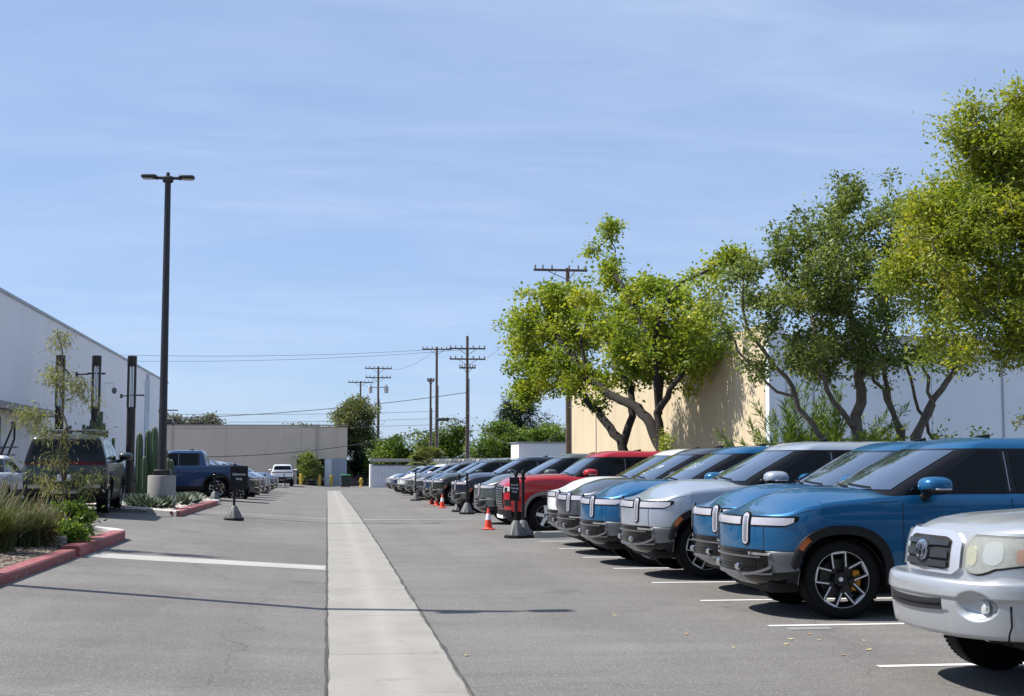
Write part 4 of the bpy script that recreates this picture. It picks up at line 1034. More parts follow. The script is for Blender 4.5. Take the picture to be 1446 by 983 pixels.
# corrugated shed, white block, garden wall with razor coil
b = thing('shed', 'white corrugated metal shed with a flat overhanging roof at the end of the row', 'shed', (7, 134, -.72))
q = MB(); n_ = 76; G = []
for i in range(n_+1):
    x = -2.75 + 6.6*i/n_; d = .035*(1 if (i // 2) % 2 else -1); G.append([(x, -1.4+d, 0), (x, -1.4+d, 2.05)])
q.grid(G); q.build('wall', pm('corrugated_white', (.60, .62, .68), rough=.5, var=.08, vscale=2), b, smooth=0)
q = MB(); q.bbox((-2.85, 0, 1.1), (.22, 2.8, 2.2), r=.01); q.bbox((.6, 1.4, 1.1), (6.6, .1, 2.2), r=.01); q.bbox((3.9, 0, 1.1), (.1, 2.8, 2.2), r=.01); q.build('wall', WALLW, b, smooth=0)
q = MB(); q.bbox((.75, 0, 2.62), (7.6, 3.4, .16), r=.02); q.bbox((.75, -1.62, 2.50), (7.4, .1, .18), r=.01); q.build('roof', pm('shed_roof', (.34, .33, .31), rough=.7, var=.2), b, smooth=0)
q = MB()
for x in (-2.6, -.4, 1.8, 3.8): q.bbox((x, -1.3, 2.3), (.09, .09, .5), r=.01)
q.build('post', METG, b, smooth=0)
b = thing('block_building', 'small plain white flat roofed building left of the tan warehouse wall', 'building', (15.2, 96, 0))
q = MB(); q.bbox((.2, 2, .9), (4.4, 4, 4.2), r=.02); q.build('wall', WALLW, b, smooth=0)
q = MB(); q.bbox((.2, 2, 3.04), (4.6, 4.2, .07), r=.01); q.build('roof', METG, b, smooth=0)
gw = thing('garden_wall', 'long low white wall topped with coiled razor wire behind the far cars', 'wall', (9.4, 131, 0))
a0, a1 = Vector((0, 0, 0)), Vector((14.2-9.4, 86-131, 0))
q = MB(); d = (a1-a0).normalized(); nx = Vector((-d.y, d.x, 0))*.12
q.prism([tuple((a0-nx)[:2]), tuple((a0+nx)[:2]), tuple((a1+nx)[:2]), tuple((a1-nx)[:2])][::-1], -1.2, 1.45); q.build('wall', WALLW, gw, smooth=0)
q = MB(); pth = []
for k in range(900):
    s_ = k/899; a = k*.62; p = a0.lerp(a1, s_); pth.append(p + Vector((0, 0, 1.72)) + nx.normalized()*(.24*math.cos(a)) + Vector((0, 0, .24*math.sin(a))))
q.tube(pth, .018, 4); q.build('razor_wire', pm('razor_wire', (.42, .42, .43), rough=.5, metal=.5), gw)
b = thing('block_wall', 'pale tan block wall behind the green bin at the far end', 'wall', (4, 150, -.72))
q = MB(); q.bbox((1.5, 0, 1.2), (9, .25, 2.4), r=.02); q.build('wall', TANF, b, smooth=0)
q = MB(); q.bbox((1.5, 0, 2.44), (9.1, .35, .08), r=.01); q.build('coping', CONC2, b, smooth=0)

# ================================================================== utility poles and wires
WOOD = pm('weathered_pole_wood', (.10, .072, .055), rough=.9, var=.35, vscale=4)
INSUL = pm('insulator', (.20, .17, .16), rough=.3)
CAN = pm('transformer_grey', (.42, .44, .46), rough=.5)
def utility_pole(x, y, top, label, arms, can=False, r_=.16, lamp=False, ang=0.0):
    z = gz(x, y); t = thing('utility_pole', label, 'utility pole', (x, y, z), ang, 'wooden utility poles'); H = top-z
    q = MB(); q.tube([(0, 0, -.5), (0, 0, H)], [r_, r_*.72], 10); q.build('pole', WOOD, t)
    for (dz, w, off) in arms:
        q = MB(); zz = H-dz; q.bbox((off, -.18, zz), (w, .10, .13), r=.01)
        for e in (-1, 1): q.tube([(off+e*w*.28, -.2, zz), (0, -.16, zz-.55)], .022, 4)
        for e in (-.47, -.33, -.16, .16, .33, .47): q.lathe([(.02, 0), (.05, .03), (.045, .15), (.07, .18), (.001, .24)], c=(off+w*e, -.18, zz+.06), seg=8, mat=1)
        q.build('crossarm', [WOOD, INSUL], t)
    if can:
        for e in (-1, 1):
            q = MB(); q.lathe([(.001, -.45), (.24, -.42), (.25, .35), (.2, .42), (.001, .44)], c=(e*.95, -.2, H-2.75), seg=14); co = q.build('transformer', CAN, t)
            q = MB(); q.lathe([(.03, 0), (.05, .1), (.03, .22)], c=(e*.95, -.2, H-2.33), seg=8); q.build('insulator', INSUL, co)
        q = MB(); q.bbox((0, -.2, H-2.5), (1.7, .08, .1), r=.01); q.build('bracket', METG, t)
    if lamp:
        q = MB(); q.tube([(0, -.2, H-7.6), (-1.0, -.6, H-7.15), (-1.7, -1.0, H-7.1)], .05, 6); q.build('lamp_arm', METG, t)
        q = MB(); q.bbox((-2.2, -1.1, H-7.2), (1.2, .5, .26), r=.1); q.build('lamp_head', METD, t)
    q = MB(); q.tube([(r_*1.05, -.1, -.3), (r_*1.0, -.1, H*.72)], .04, 6); q.build('conduit', METG, t)
    return t
POLES = [
    utility_pole(11.8, 118, 12.45, 'tall wooden pole with three crossarms standing behind the razor wire', [(1.1, 3.1, 0), (2.0, 3.1, 0), (2.75, 1.4, 0)], lamp=True),
    utility_pole(10.5, 135, 12.9, 'wooden pole with one crossarm just left of the taller three armed pole', [(.25, 2.9, 0)]),
    utility_pole(5.9, 165, 13.0, 'wooden pole carrying two grey transformer cans', [(.25, 3.2, 0), (1.35, 3.0, 0)], can=True),
    utility_pole(4.4, 190, 12.7, 'thin distant pole with a single crossarm beside the round green tree', [(.2, 3.4, 0)]),
    utility_pole(10.1, 137.5, 10.0, 'short wooden pole close behind its one armed neighbour', [(.3, .7, 0)], r_=.14),
]
x785 = 13.05
utility_pole(x785, 75, 12.35, 'wooden pole rising behind the big leaning tree with only its crossarm tip showing', [(.15, 3.0, -.42)], r_=.15)
WIRE = pm('black_wire', (.030, .030, .032), rough=.6)
def wire(p, q_, sag, label, r_=.022, n_=24):
    p, q_ = Vector(p), Vector(q_); pts = []
    for k in range(n_+1):
        t = k/n_; v = p.lerp(q_, t); v.z -= sag*4*t*(1-t); pts.append(v)
    m = MB(); m.tube(pts, r_, 4); return tag(m.build('overhead_wire', WIRE), label, 'wire', 'overhead wires')
wire((10.9, 118, 11.4), (-40, 118, 11.8), 1.1, 'topmost thin wire sweeping left from the three armed pole', .014)
wire((12.9, 118, 11.4), (-40, 120, 11.2), 1.2, 'second thin wire just below the topmost one', .014)
wire((11.8, 117.8, 7.6), (-40, 112, 5.9), 1.6, 'thick cable rising to the three armed pole from above the far warehouse', .026)
wire((10.5, 134.8, 6.6), (-45, 132, 7.2), .7, 'long level wire above the far warehouse roof, upper of the close trio', .016)
wire((10.5, 134.8, 5.9), (-45, 132, 6.4), .7, 'long level wire above the far warehouse roof, middle of the close trio', .016)
wire((10.5, 134.8, 5.3), (-45, 132, 5.6), .6, 'long level wire above the far warehouse roof, lowest of the close trio', .016)
wire((11.8, 117.8, 5.2), (-12, 110, 2.1), .9, 'dark cable crossing in front of the far tan warehouse wall', .030)
wire((11.8, 117.8, 5.6), (5.9, 164.8, 3.2), 1.4, 'slack cable between the three armed pole and the transformer pole', .028)
wire((10.5, 134.8, 12.7), (5.9, 164.8, 12.8), .9, 'wire between the one armed pole top and the transformer pole top', .014)
wire((13.1, 118, 10.4), (12.45, 75, 12.2), .8, 'wire running from the three armed pole towards the leaning tree', .014)
wire((11.8, 117.8, 5.9), (16.5, 92, 4.4), 2.2, 'pale slack service wire drooping before the hedge right of the poles', .020)
wire((5.9, 164.8, 11.6), (4.4, 189.8, 12.4), .7, 'wire between the transformer pole and the thin distant pole', .016)

# ================================================================== small street furniture
YEL = pm('yellow_paint', (.48, .31, .03), rough=.5, var=.15)
for x, y, lb in ((-2.51, 137.8, 'yellow bollard left of the small bushy tree by the warehouse recess'), (-.74, 138.6, 'yellow bollard in front of the pale gate leaf'), (.42, 139.2, 'yellow bollard against the blue grey pier')):
    t = thing('bollard', lb, 'bollard', (x, y, gz(x, y)), 0, 'yellow steel bollards')
    q = MB(); q.lathe([(.15, 0), (.15, 1.02), (.12, 1.10), (.001, 1.13)], seg=14); q.build('post', YEL, t)
    q = MB(); q.lathe([(.30, 0), (.30, .05), (.001, .05)], seg=14); q.build('base_plate', CONC2, t)
t = thing('fire_hydrant', 'yellow fire hydrant between the green bin and the corrugated shed', 'hydrant', (3.3, 137, gz(3, 137)))
q = MB(); q.lathe([(.2, 0), (.2, .06), (.13, .1), (.13, .62), (.17, .66), (.15, .78), (.06, .86), (.001, .9)], seg=14); q.build('barrel', YEL, t)
for e in (-1, 1):
    q = MB(); q.lathe([(.001, .0), (.075, .0), (.075, .12), (.001, .13)], c=(e*.12 if e > 0 else -.25, 0, .5), seg=10, axis='x'); q.build('outlet', YEL, t)
t = thing('wheelie_bin', 'dark waste bin with a bright green lid beside the blue grey pier', 'bin', (1.75, 133.5, gz(1.7, 133.5)))
q = MB(); V = [(-.32, -.36, .05), (.32, -.36, .05), (.32, .36, .05), (-.32, .36, .05), (-.42, -.45, 1.1), (.42, -.45, 1.1), (.42, .45, 1.1), (-.42, .45, 1.1)]
q.add(V, [(3, 2, 1, 0), (4, 5, 6, 7), (0, 1, 5, 4), (1, 2, 6, 5), (2, 3, 7, 6), (3, 0, 4, 7)]); q.build('bin_body', pm('bin_dark_green', (.010, .022, .018), rough=.5), t, smooth=0)
q = MB(); q.bbox((0, 0, 1.16), (1.0, 1.0, .12), r=.04); q.build('lid', pm('bin_green_lid', (.03, .20, .09), rough=.45), t)
for e in (-1, 1):
    q = MB(); q.lathe([(.001, -.04), (.12, -.04), (.12, .04), (.001, .04)], c=(e*.36, .34, .12), seg=12, axis='x'); q.build('wheel', TYRE, t)

# delineator posts on fluted rubber cones
RUB = pm('delineator_rubber', (.080, .080, .083), rough=.5, var=.25, vscale=6)
def delineator(x, y, label, h=1.05, sign=None, rz=0.0):
    t = thing('delineator_post', label, 'delineator', (x, y, gz(x, y)), rz, 'black delineator posts on rubber cones')
    q = MB(); q.lathe([(.265, 0), (.265, .06), (.24, .075)], seg=8); q.build('base', BLACKP, t, smooth=20)
    q = MB(); G = []
    for i in range(32):
        a = 2*PI*i/32; k = 1.0 if i % 4 < 2 else .93; G.append([(math.cos(a)*r_*k, math.sin(a)*r_*k, z) for r_, z in ((.23, .07), (.085, .36), (.05, .39), (.001, .39))])
    q.grid(G, cu=True); q.build('cone', RUB, t, smooth=25)
    q = MB(); q.tube([(0, 0, .36), (0, 0, h)], .034, 10); q.lathe([(.05, h-.02), (.05, h+.03), (.03, h+.07), (.001, h+.08)], seg=10); q.build('post', BLACKP, t)
    q = MB(); q.lathe([(.052, h-.14), (.060, h-.13), (.060, h-.08), (.052, h-.07)], seg=10); q.build('chain_collar', BLACKG, t)
    if sign:
        q = MB(); q.bbox((sign.get('dx', 0), -.05, sign['z']), (sign['w'], .016, sign['h']), r=.005); so = q.build('sign_panel', BLACKP, t)
        for txt, dz, sz in sign['lines']: text_mesh(txt, sz, 'sign_text', WHITEMK, t, (sign.get('dx', 0), -.062, sign['z']+dz), (PI/2, 0, 0))
    return t
delineator(-2.42, 37.46, 'delineator post holding a black notice before the blue pickup tail', h=1.42, sign=dict(z=1.12, w=.46, h=.62, dx=.12, lines=[('Deliveries', .09, .085), ('Only', -.03, .085)]))
delineator(-4.30, 55.0, 'delineator post in front of the blue pickup rear wheel', h=1.1)
delineator(-3.50, 80.4, 'delineator post by the pale wheel stop in the left row')
delineator(-3.50, 116, 'farthest delineator post in the left row near the white pickup', h=1.1)
delineator(4.15, 30.6, 'delineator post with a black notice board in front of the red pickup', h=1.40, sign=dict(z=1.08, w=.22, h=.52, dx=-.04, lines=[('Service', .09, .056), ('Parking', .015, .056), ('Only', -.06, .056)]))
delineator(4.33, 30.75, 'plain delineator post touching the one with the notice board', h=1.42)
delineator(4.62, 49.0, 'delineator post at the front of the navy pickup, the farther of the pair', h=1.25)
delineator(4.63, 46.3, 'delineator post at the front of the navy pickup, the nearer of the pair', h=1.28)
delineator(4.35, 69.0, 'delineator post beside the pale wheel stop in the far right row', h=1.45)

ORG = pm('cone_orange', (.72, .055, .022), rough=.45, var=.12, vscale=9)
REFW = pm('cone_white_band', (.72, .72, .73), rough=.45, var=.08, vscale=20)
def cone(x, y, label, h=.52):
    t = thing('traffic_cone', label, 'traffic cone', (x, y, gz(x, y)), random.Random(x*7+y).uniform(-.3, .3), 'orange traffic cones')
    q = MB(); q.bbox((0, 0, .018), (.30, .30, .036), r=.012); q.build('base', ORG, t)
    f = lambda z: .108 - (.108-.026)*z/h
    q = MB(); q.lathe([(.12, .036), (f(.055), .055), (f(.22), .22), (f(h), h), (.02, h+.01), (.001, h+.01)], seg=20); q.build('cone', ORG, t)
    q = MB(); q.lathe([(f(.24)+.001, .24), (f(.24)+.004, .245), (f(.40)+.004, .395), (f(.40)+.001, .40)], seg=20); q.build('white_band', REFW, t)
cone(4.01, 34.7, 'single traffic cone standing apart before the grey green pickup')
cone(4.56, 61.0, 'leftmost of the three cones before the dark green pickup')
cone(4.56, 58.2, 'middle one of the three cones before the dark green pickup')
cone(4.48, 54.5, 'nearest and rightmost of the three cones before the dark green pickup')

WSTOP = concrete_mat('wheel_stop_concrete', (.34, .325, .295), (.44, .42, .385))
def wheel_stop(x, y, label, rz, L=1.8):
    t = MB(); V = []
    for e in (-1, 1): V += [(e*L/2, -.09, 0), (e*L/2, -.065, .11), (e*L/2, -.04, .135), (e*L/2, .04, .135), (e*L/2, .065, .11), (e*L/2, .09, 0)]
    t.add(V, [(0, 1, 2, 3, 4, 5)[::-1], (6, 7, 8, 9, 10, 11)] + [(k, k+1, k+7, k+6) for k in range(5)])
    for e in (-.3, .3): t.lathe([(.001, .139), (.022, .139), (.022, .13)], c=(e*L, 0, 0), seg=8, mat=1)
    o = t.build('wheel_stop', [WSTOP, METD], smooth=20, loc=(x, y, gz(x, y)+.004)); o.rotation_euler = (0, 0, rz)
    return tag(o, label, 'wheel stop', 'concrete wheel stops')
wheel_stop(5.25, 30.9, 'pale concrete wheel stop in the empty stall beside the red pickup', .30, 1.5)
wheel_stop(5.15, 72.2, 'pale wheel stop beside the far delineator in the right row', .9)
wheel_stop(-4.5, 80.0, 'pale wheel stop beside the delineator in the left row', .05, 2.2)
wheel_stop(-3.9, 114, 'small far wheel stop near the white pickup', .1)
o = wheel_stop(-4.55, 22.3, 'white wheel stop lying in the near planting bed behind the red kerb', -.06, 1.15); o.location.z += .09

YL = pm('dry_leaf', (.50, .40, .16), rough=.7, var=.3); OL = pm('orange_leaf', (.50, .22, .06), rough=.7)
rl = random.Random(9)
for k, (x, y) in enumerate([(3.45, 13.2), (3.62, 12.2), (4.55, 12.6), (4.75, 11.9), (4.40, 11.6), (4.95, 12.5), (3.1, 14.9), (4.15, 12.35), (4.62, 13.05), (4.32, 12.7), (1.2, 12.0), (1.7, 15.1)]):
    q = MB(); s_ = rl.uniform(.025, .05); q.add([(-s_, 0, .006), (0, -s_*.5, .002), (s_, 0, .010), (0, s_*.5, .004)], [(0, 1, 2), (0, 2, 3)])
    o = q.build('fallen_leaf', OL if k % 4 == 0 else YL, smooth=0, loc=(x, y, gz(x, y)+.004)); o.rotation_euler = (0, 0, rl.uniform(0, 6)); tag(o, 'small dry leaf lying on the bare asphalt', 'leaf', 'fallen leaves on the asphalt')
# ================================================================== plants
BARK_D = pm('dark_bark', (.022, .017, .014), rough=.95, var=.4, vscale=6, bump=.6, bscale=25)
BARK_G = pm('grey_brown_bark', (.13, .105, .085), rough=.95, var=.4, vscale=6, bump=.6, bscale=25)
def leaves_mesh(name, P, size, mat, parent, seed, up=.35, aspect=.55, axis=None, axis_k=0.0, size_var=.5, droop=0.0, tint=None):
    """many small folded leaves at the points P"""
    r_ = np.random.default_rng(seed); n_ = len(P); P = np.asarray(P, float)
    d = r_.normal(size=(n_, 3)); d[:, 2] = d[:, 2]*.7 - droop
    if axis is not None: d = d + axis*axis_k
    d /= np.linalg.norm(d, axis=1)[:, None]
    nrm = r_.normal(size=(n_, 3)); nrm[:, 2] += up*2
    s_ = np.cross(d, nrm); s_ /= np.linalg.norm(s_, axis=1)[:, None]; nn = np.cross(s_, d)
    L = size*(1 + size_var*r_.uniform(-1, 1, n_))[:, None]; W = L*aspect*.5
    a = P; c = P + d*L; m_ = P + d*L*.45
    b = m_ + s_*W + nn*W*.35; e = m_ - s_*W + nn*W*.35
    V = np.stack([a, b, c, e], 1).reshape(-1, 3)
    me = bpy.data.meshes.new(name); me.vertices.add(4*n_); me.vertices.foreach_set('co', V.ravel())
    me.loops.add(6*n_); me.polygons.add(2*n_)
    base = (np.arange(n_)*4)[:, None]; idx = (base + np.array([0, 1, 2, 0, 2, 3])[None]).ravel()
    me.loops.foreach_set('vertex_index', idx.astype(np.int32)); me.polygons.foreach_set('loop_start', (np.arange(2*n_)*3).astype(np.int32))
    me.polygons.foreach_set('loop_total', np.full(2*n_, 3, np.int32))
    at = me.attributes.new('tint', 'FLOAT', 'FACE')
    tv = r_.beta(2, 2, n_) if tint is None else np.clip(tint + r_.normal(0, .16, n_), 0, 1)
    at.data.foreach_set('value', np.repeat(tv, 2).astype(np.float32))
    me.materials.append(mat); me.update(calc_edges=True); me.validate()
    o = bpy.data.objects.new(name, me); COL.objects.link(o); o.parent = parent
    return o

def grow(limbs, attr, seed, jit=.10, step=.30, bias=.35):
    """skeleton: limb polylines, then a curved shoot to every attraction point; returns nodes, parents, tip indices"""
    r_ = random.Random(seed); pos = []; par = []; rad = []; tips = []
    for pts, r0, r1, pa in limbs:
        pts = [Vector(p) for p in pts]; prev = None
        if pa is not None:
            prev = min(range(len(pos)), key=lambda k: (pos[k]-pts[0]).length)
        L = sum((b-a).length for a, b in zip(pts[:-1], pts[1:])); acc = 0
        for a, b in zip(pts[:-1], pts[1:]):
            k = max(1, int((b-a).length/step))
            for i in range(k + (1 if b is pts[-1] else 0)):
                t = i/k; p = a.lerp(b, t) + Vector((r_.gauss(0, 1), r_.gauss(0, 1), r_.gauss(0, .5)))*jit*.35*(0 if acc == 0 else 1)
                pos.append(p); par.append(prev if prev is not None else -1); prev = len(pos)-1
                rad.append(r0+(r1-r0)*min(1, (acc+t*(b-a).length)/L))
            acc += (b-a).length
    A = np.array(attr); base = np.array(pos)
    d0 = np.array([np.min(np.linalg.norm(base-a, axis=1)) for a in A]); order = np.argsort(d0)
    PN = [tuple(p) for p in pos]
    for ia in order:
        a = A[ia]; arr = np.array(PN); dv = a-arr; dist = np.linalg.norm(dv, axis=1)
        cost = dist - bias*np.minimum(dv[:, 2], dist)*.5
        k = int(np.argmin(cost)); s_ = Vector(PN[k]); e = Vector(a); L = (e-s_).length; n_ = max(1, int(L/step))
        g0 = (s_ - Vector(PN[par[k]])).normalized() if par[k] >= 0 else Vector((0, 0, 1))
        c1 = s_ + g0*L*.30 + Vector((0, 0, .05*L)); prev = k
        for i in range(1, n_+1):
            t = i/n_; p = s_*(1-t)**2 + c1*2*t*(1-t) + e*t*t
            if i < n_: p = p + Vector((r_.gauss(0, 1), r_.gauss(0, 1), r_.gauss(0, 1)))*jit*min(1, L)*.5
            PN.append(tuple(p)); par.append(prev); rad.append(0); prev = len(PN)-1
        tips.append(prev)
    return [Vector(p) for p in PN], par, rad, tips

def skeleton_mesh(name, pos, par, rad, mat, parent, twig=.010, expo=.45, sides=7):
    n_ = len(pos); ch = [[] for _ in range(n_)]; cnt = [0]*n_
    for i, p in enumerate(par):
        if p >= 0: ch[p].append(i)
    for i in range(n_-1, -1, -1):
        c = sum(cnt[k] for k in ch[i]); cnt[i] = max(1, c)
    rr = [max(rad[i], twig*cnt[i]**expo) if rad[i] else twig*cnt[i]**expo for i in range(n_)]
    for i in range(n_):
        if par[i] >= 0: rr[i] = min(rr[i], rr[par[i]])
    m = MB(); stack = [(i, None) for i in range(n_) if par[i] < 0]
    while stack:
        i, frm = stack.pop(); path = ([] if frm is None else [frm]) + [i]
        while ch[path[-1]]:
            kids_ = sorted(ch[path[-1]], key=lambda k: -cnt[k])
            for k in kids_[1:]: stack.append((k, path[-1]))
            path.append(kids_[0])
        if len(path) > 1:
            R0 = [rr[k] for k in path]
            if frm is not None: R0[0] = min(R0[0], R0[1]*1.25)
            R0[-1] *= .5; big = max(R0) > .035
            m.tube([pos[k] for k in path], R0, sides if big else 4, cap=False)
    return m.build(name, mat, parent, smooth=70)

from mathutils import noise as mnoise
def ell_points(lobes, n_, seed, shell=.45, clump=None):
    """points in a set of ellipsoids (cx, cy, cz, rx, ry, rz, weight), gathered into clumps with gaps and a few stray shoots"""
    r_ = np.random.default_rng(seed); w = np.array([l[6] for l in lobes], float); w /= w.sum(); out = []
    big = int(n_*1.75)
    for l, k in zip(lobes, r_.multinomial(big, w)):
        d = r_.normal(size=(k, 3)); d /= np.linalg.norm(d, axis=1)[:, None]; q = (shell + (1-shell)*r_.random(k))**(1/2.0); q = np.where(r_.random(k) < .16, r_.uniform(1.05, 1.42, k), q*.98)
        out.append(np.array(l[:3]) + d*q[:, None]*np.array(l[3:6]))
    P = np.concatenate(out); sc = clump or 1.15/ (np.mean([min(l[3:6]) for l in lobes])**.5)
    v = np.array([mnoise.noise(Vector(p)*sc + Vector((seed*3.1, 0, 0))) for p in P]) + r_.normal(0, .10, len(P))
    return P[np.argsort(-v)[:n_]]

def leafy(tree, tips, pos, par, per, sigma, size, mat, seed, cname='crown', up=.35, aspect=.55, droop=0.0, flat=.8, tint_by=None):
    r_ = np.random.default_rng(seed); T = np.array([pos[k] for k in tips]); PA = np.array([pos[par[k]] for k in tips])
    k = r_.poisson(per*r_.gamma(3.0, 1/3.0, len(T)), len(T)); idx = np.repeat(np.arange(len(T)), k); n_ = len(idx)
    t = r_.random((n_, 1)); off = r_.normal(size=(n_, 3))*sigma; off[:, 2] *= flat
    P = T[idx] + (PA[idx]-T[idx])*t*.8 + off*(0.45+.55*r_.random((n_, 1)))
    ax = off/np.maximum(np.linalg.norm(off, axis=1)[:, None], 1e-6)
    tint = r_.normal(.5, .2, len(T))[idx] 
    if tint_by is not None: tint = tint_by(P, tint)
    return leaves_mesh(cname, P, size, mat, tree, seed+1, up=up, aspect=aspect, axis=ax, axis_k=.8, droop=droop, tint=np.clip(tint, 0, 1))

LEAF_Y = leaf_mat('yellow_green_leaf', (.095, .155, .024), (.215, .275, .032), (.43, .41, .065), transl=.42)
LEAF_M = leaf_mat('mid_green_leaf', (.075, .115, .036), (.155, .200, .052), (.28, .30, .080), transl=.32)
LEAF_N = leaf_mat('near_tree_leaf', (.095, .140, .020), (.235, .275, .028), (.46, .42, .060), transl=.40)
LEAF_D = leaf_mat('dark_green_leaf', (.014, .030, .014), (.026, .048, .022), (.050, .075, .030), transl=.15)
LEAF_B = leaf_mat('bright_hedge_leaf', (0.044, 0.088, 0.020), (0.106, 0.169, 0.025), (0.200, 0.250, 0.037), transl=.32)
LEAF_O = leaf_mat('olive_leaf', (0.075, 0.094, 0.037), (0.131, 0.150, 0.056), (0.200, 0.206, 0.081), transl=.3)
LEAF_W = leaf_mat('willowy_leaf', (0.094, 0.112, 0.050), (0.200, 0.206, 0.088), (0.325, 0.312, 0.163), transl=.35)

# ---- tree A: big leaning tree before the tan wall (two trunks, long leaning limbs)
t = thing('tree', 'big spreading yellow green tree with dark leaning trunks before the tan wall', 'tree', (11.2, 49, gz(11, 49)))
B = Vector((11.2, 49, gz(11, 49))); 
def W_(px, pz, dy=0):                                               # the crown stretches back along the wall
    Y = 49 + dy + 2.0*max(0, 12.3-px); k = Y/49
    return (px*k-B.x, Y-B.y, 1.65+(pz-1.65)*k-B.z)
limbs = [
    ([W_(10.6, -.2, .2), W_(10.55, 1.9, .0), W_(10.35, 2.5, -0.14), W_(9.7, 3.3, -0.41), W_(8.8, 4.4, -0.72), W_(8.3, 4.9, -0.90)], .24, .10, None),
    ([W_(10.5, 2.2, .1), W_(10.85, 3.3, .6), W_(10.8, 4.4, 1.2), W_(10.2, 5.4, 2.2)], .17, .08, 0),
    ([W_(12.3, -.2, -0.09), W_(12.05, 1.9, -0.14), W_(11.6, 3.0, -0.27), W_(11.0, 3.65, -0.45), W_(10.1, 4.05, -0.72), W_(9.2, 4.7, -0.99), W_(8.6, 5.6, -1.12), W_(8.0, 6.3, -1.12), W_(7.4, 6.6, -1.08)], .25, .08, None),
    ([W_(11.9, 2.3, -0.14), W_(11.85, 3.4, -0.05), W_(12.3, 4.3, -0.09), W_(12.9, 5.0, -0.18)], .17, .09, 0),
    ([W_(11.85, 3.4, .0), W_(11.75, 5.0, -0.27), W_(11.65, 6.0, -0.59), W_(11.1, 7.0, -0.85), W_(10.6, 7.9, -0.81), W_(10.1, 8.6, -0.45)], .15, .06, 0),
    ([W_(11.65, 6.0, -0.59), W_(12.0, 7.0, -0.72), W_(12.5, 8.0, -0.68), W_(13.3, 8.5, -0.41), W_(14.2, 8.9, -0.09)], .11, .04, 0),
    ([W_(9.2, 4.7, -0.99), W_(9.0, 6.0, -0.63), W_(9.4, 7.2, -0.18)], .09, .04, 0),
    ([W_(11.85, 3.4, -0.05), W_(12.0, 4.8, 1.6), W_(12.2, 6.0, 3.0)], .10, .04, 0),
]
lob = [(7.5, 0, 6.3, 1.5, 2.6, 1.3, 3.0), (8.0, .3, 4.9, 1.5, 2.6, .9, 2.5), (9.2, .4, 6.7, 1.9, 3.2, 1.3, 3.2), (11.0, .5, 5.9, 1.6, 3.2, 1.2, 2.6), (12.6, .8, 7.0, 1.5, 3.0, 1.0, 2.0), (13.0, 1.2, 5.6, 1.3, 3.2, .9, 1.8),
       (10.2, .0, 8.5, .5, .6, .7, .5), (9.95, 0, 9.7, .24, .3, .42, .22), (10.15, 0, 10.15, .16, .2, .16, .08), (9.5, 0, 9.3, .3, .3, .14, .10), (13.7, .1, 8.5, .8, .8, .38, .42), (14.6, .0, 9.15, .5, .4, .22, .20), (11.6, .6, 7.8, 1.1, 2.0, .5, .8), (9.3, -.6, 4.5, 1.2, 1.5, .55, .8), (13.9, 1, 6.7, .7, 1.6, .8, .5), (8.3, 0, 7.7, .9, 1.5, .6, 1.0), (7.0, .3, 5.6, .8, 1.2, 1.0, .8), (10.9, 1.2, 4.9, 1.2, 2.6, .6, .9), (7.0, 0, 4.1, .7, .9, .5, .5), (12.0, 3.5, 5.5, 1.6, 1.6, 1.4, 1.2)]
att = ell_points([(W_(l[0], l[2], l[1])) + l[3:] for l in lob], 760, 11, .25)
pos, par, rad, tips = grow(limbs, att, 12, jit=.12, step=.34)
skeleton_mesh('trunk', pos, par, rad, BARK_D, t, twig=.011)
leafy(t, tips, pos, par, 84, .26, .135, LEAF_Y, 13, up=.5, aspect=.72)
# a vine of leaves climbing the right trunk
r_ = np.random.default_rng(3); n_ = 1300; s_ = r_.random(n_); leaves_mesh('ivy', np.stack([1.1-.35*s_+r_.normal(0, .16, n_), -.4+r_.normal(0, .2, n_), .2+2.6*s_+r_.normal(0, .1, n_)], 1), .10, LEAF_Y, t, 4)

# unseen trees added behind the camera to darken what near paintwork and glass reflect
TREE_A = t
for x, y, rz, lb in ((-4, -8, 1.0, 'unseen yellow green tree added behind the photographer, toward the left'), (5, -9, 2.4, 'unseen yellow green tree added directly behind the photographer'), (13, -6, 4.0, 'unseen yellow green tree added behind the photographer, toward the right'), (20, 3, 5.2, 'unseen yellow green tree added behind the photographer, beyond the stalls')):
    o = copy_tree(TREE_A); o.location = (x, y, gz(x, y)); o.rotation_euler.z = rz; o['label'] = lb

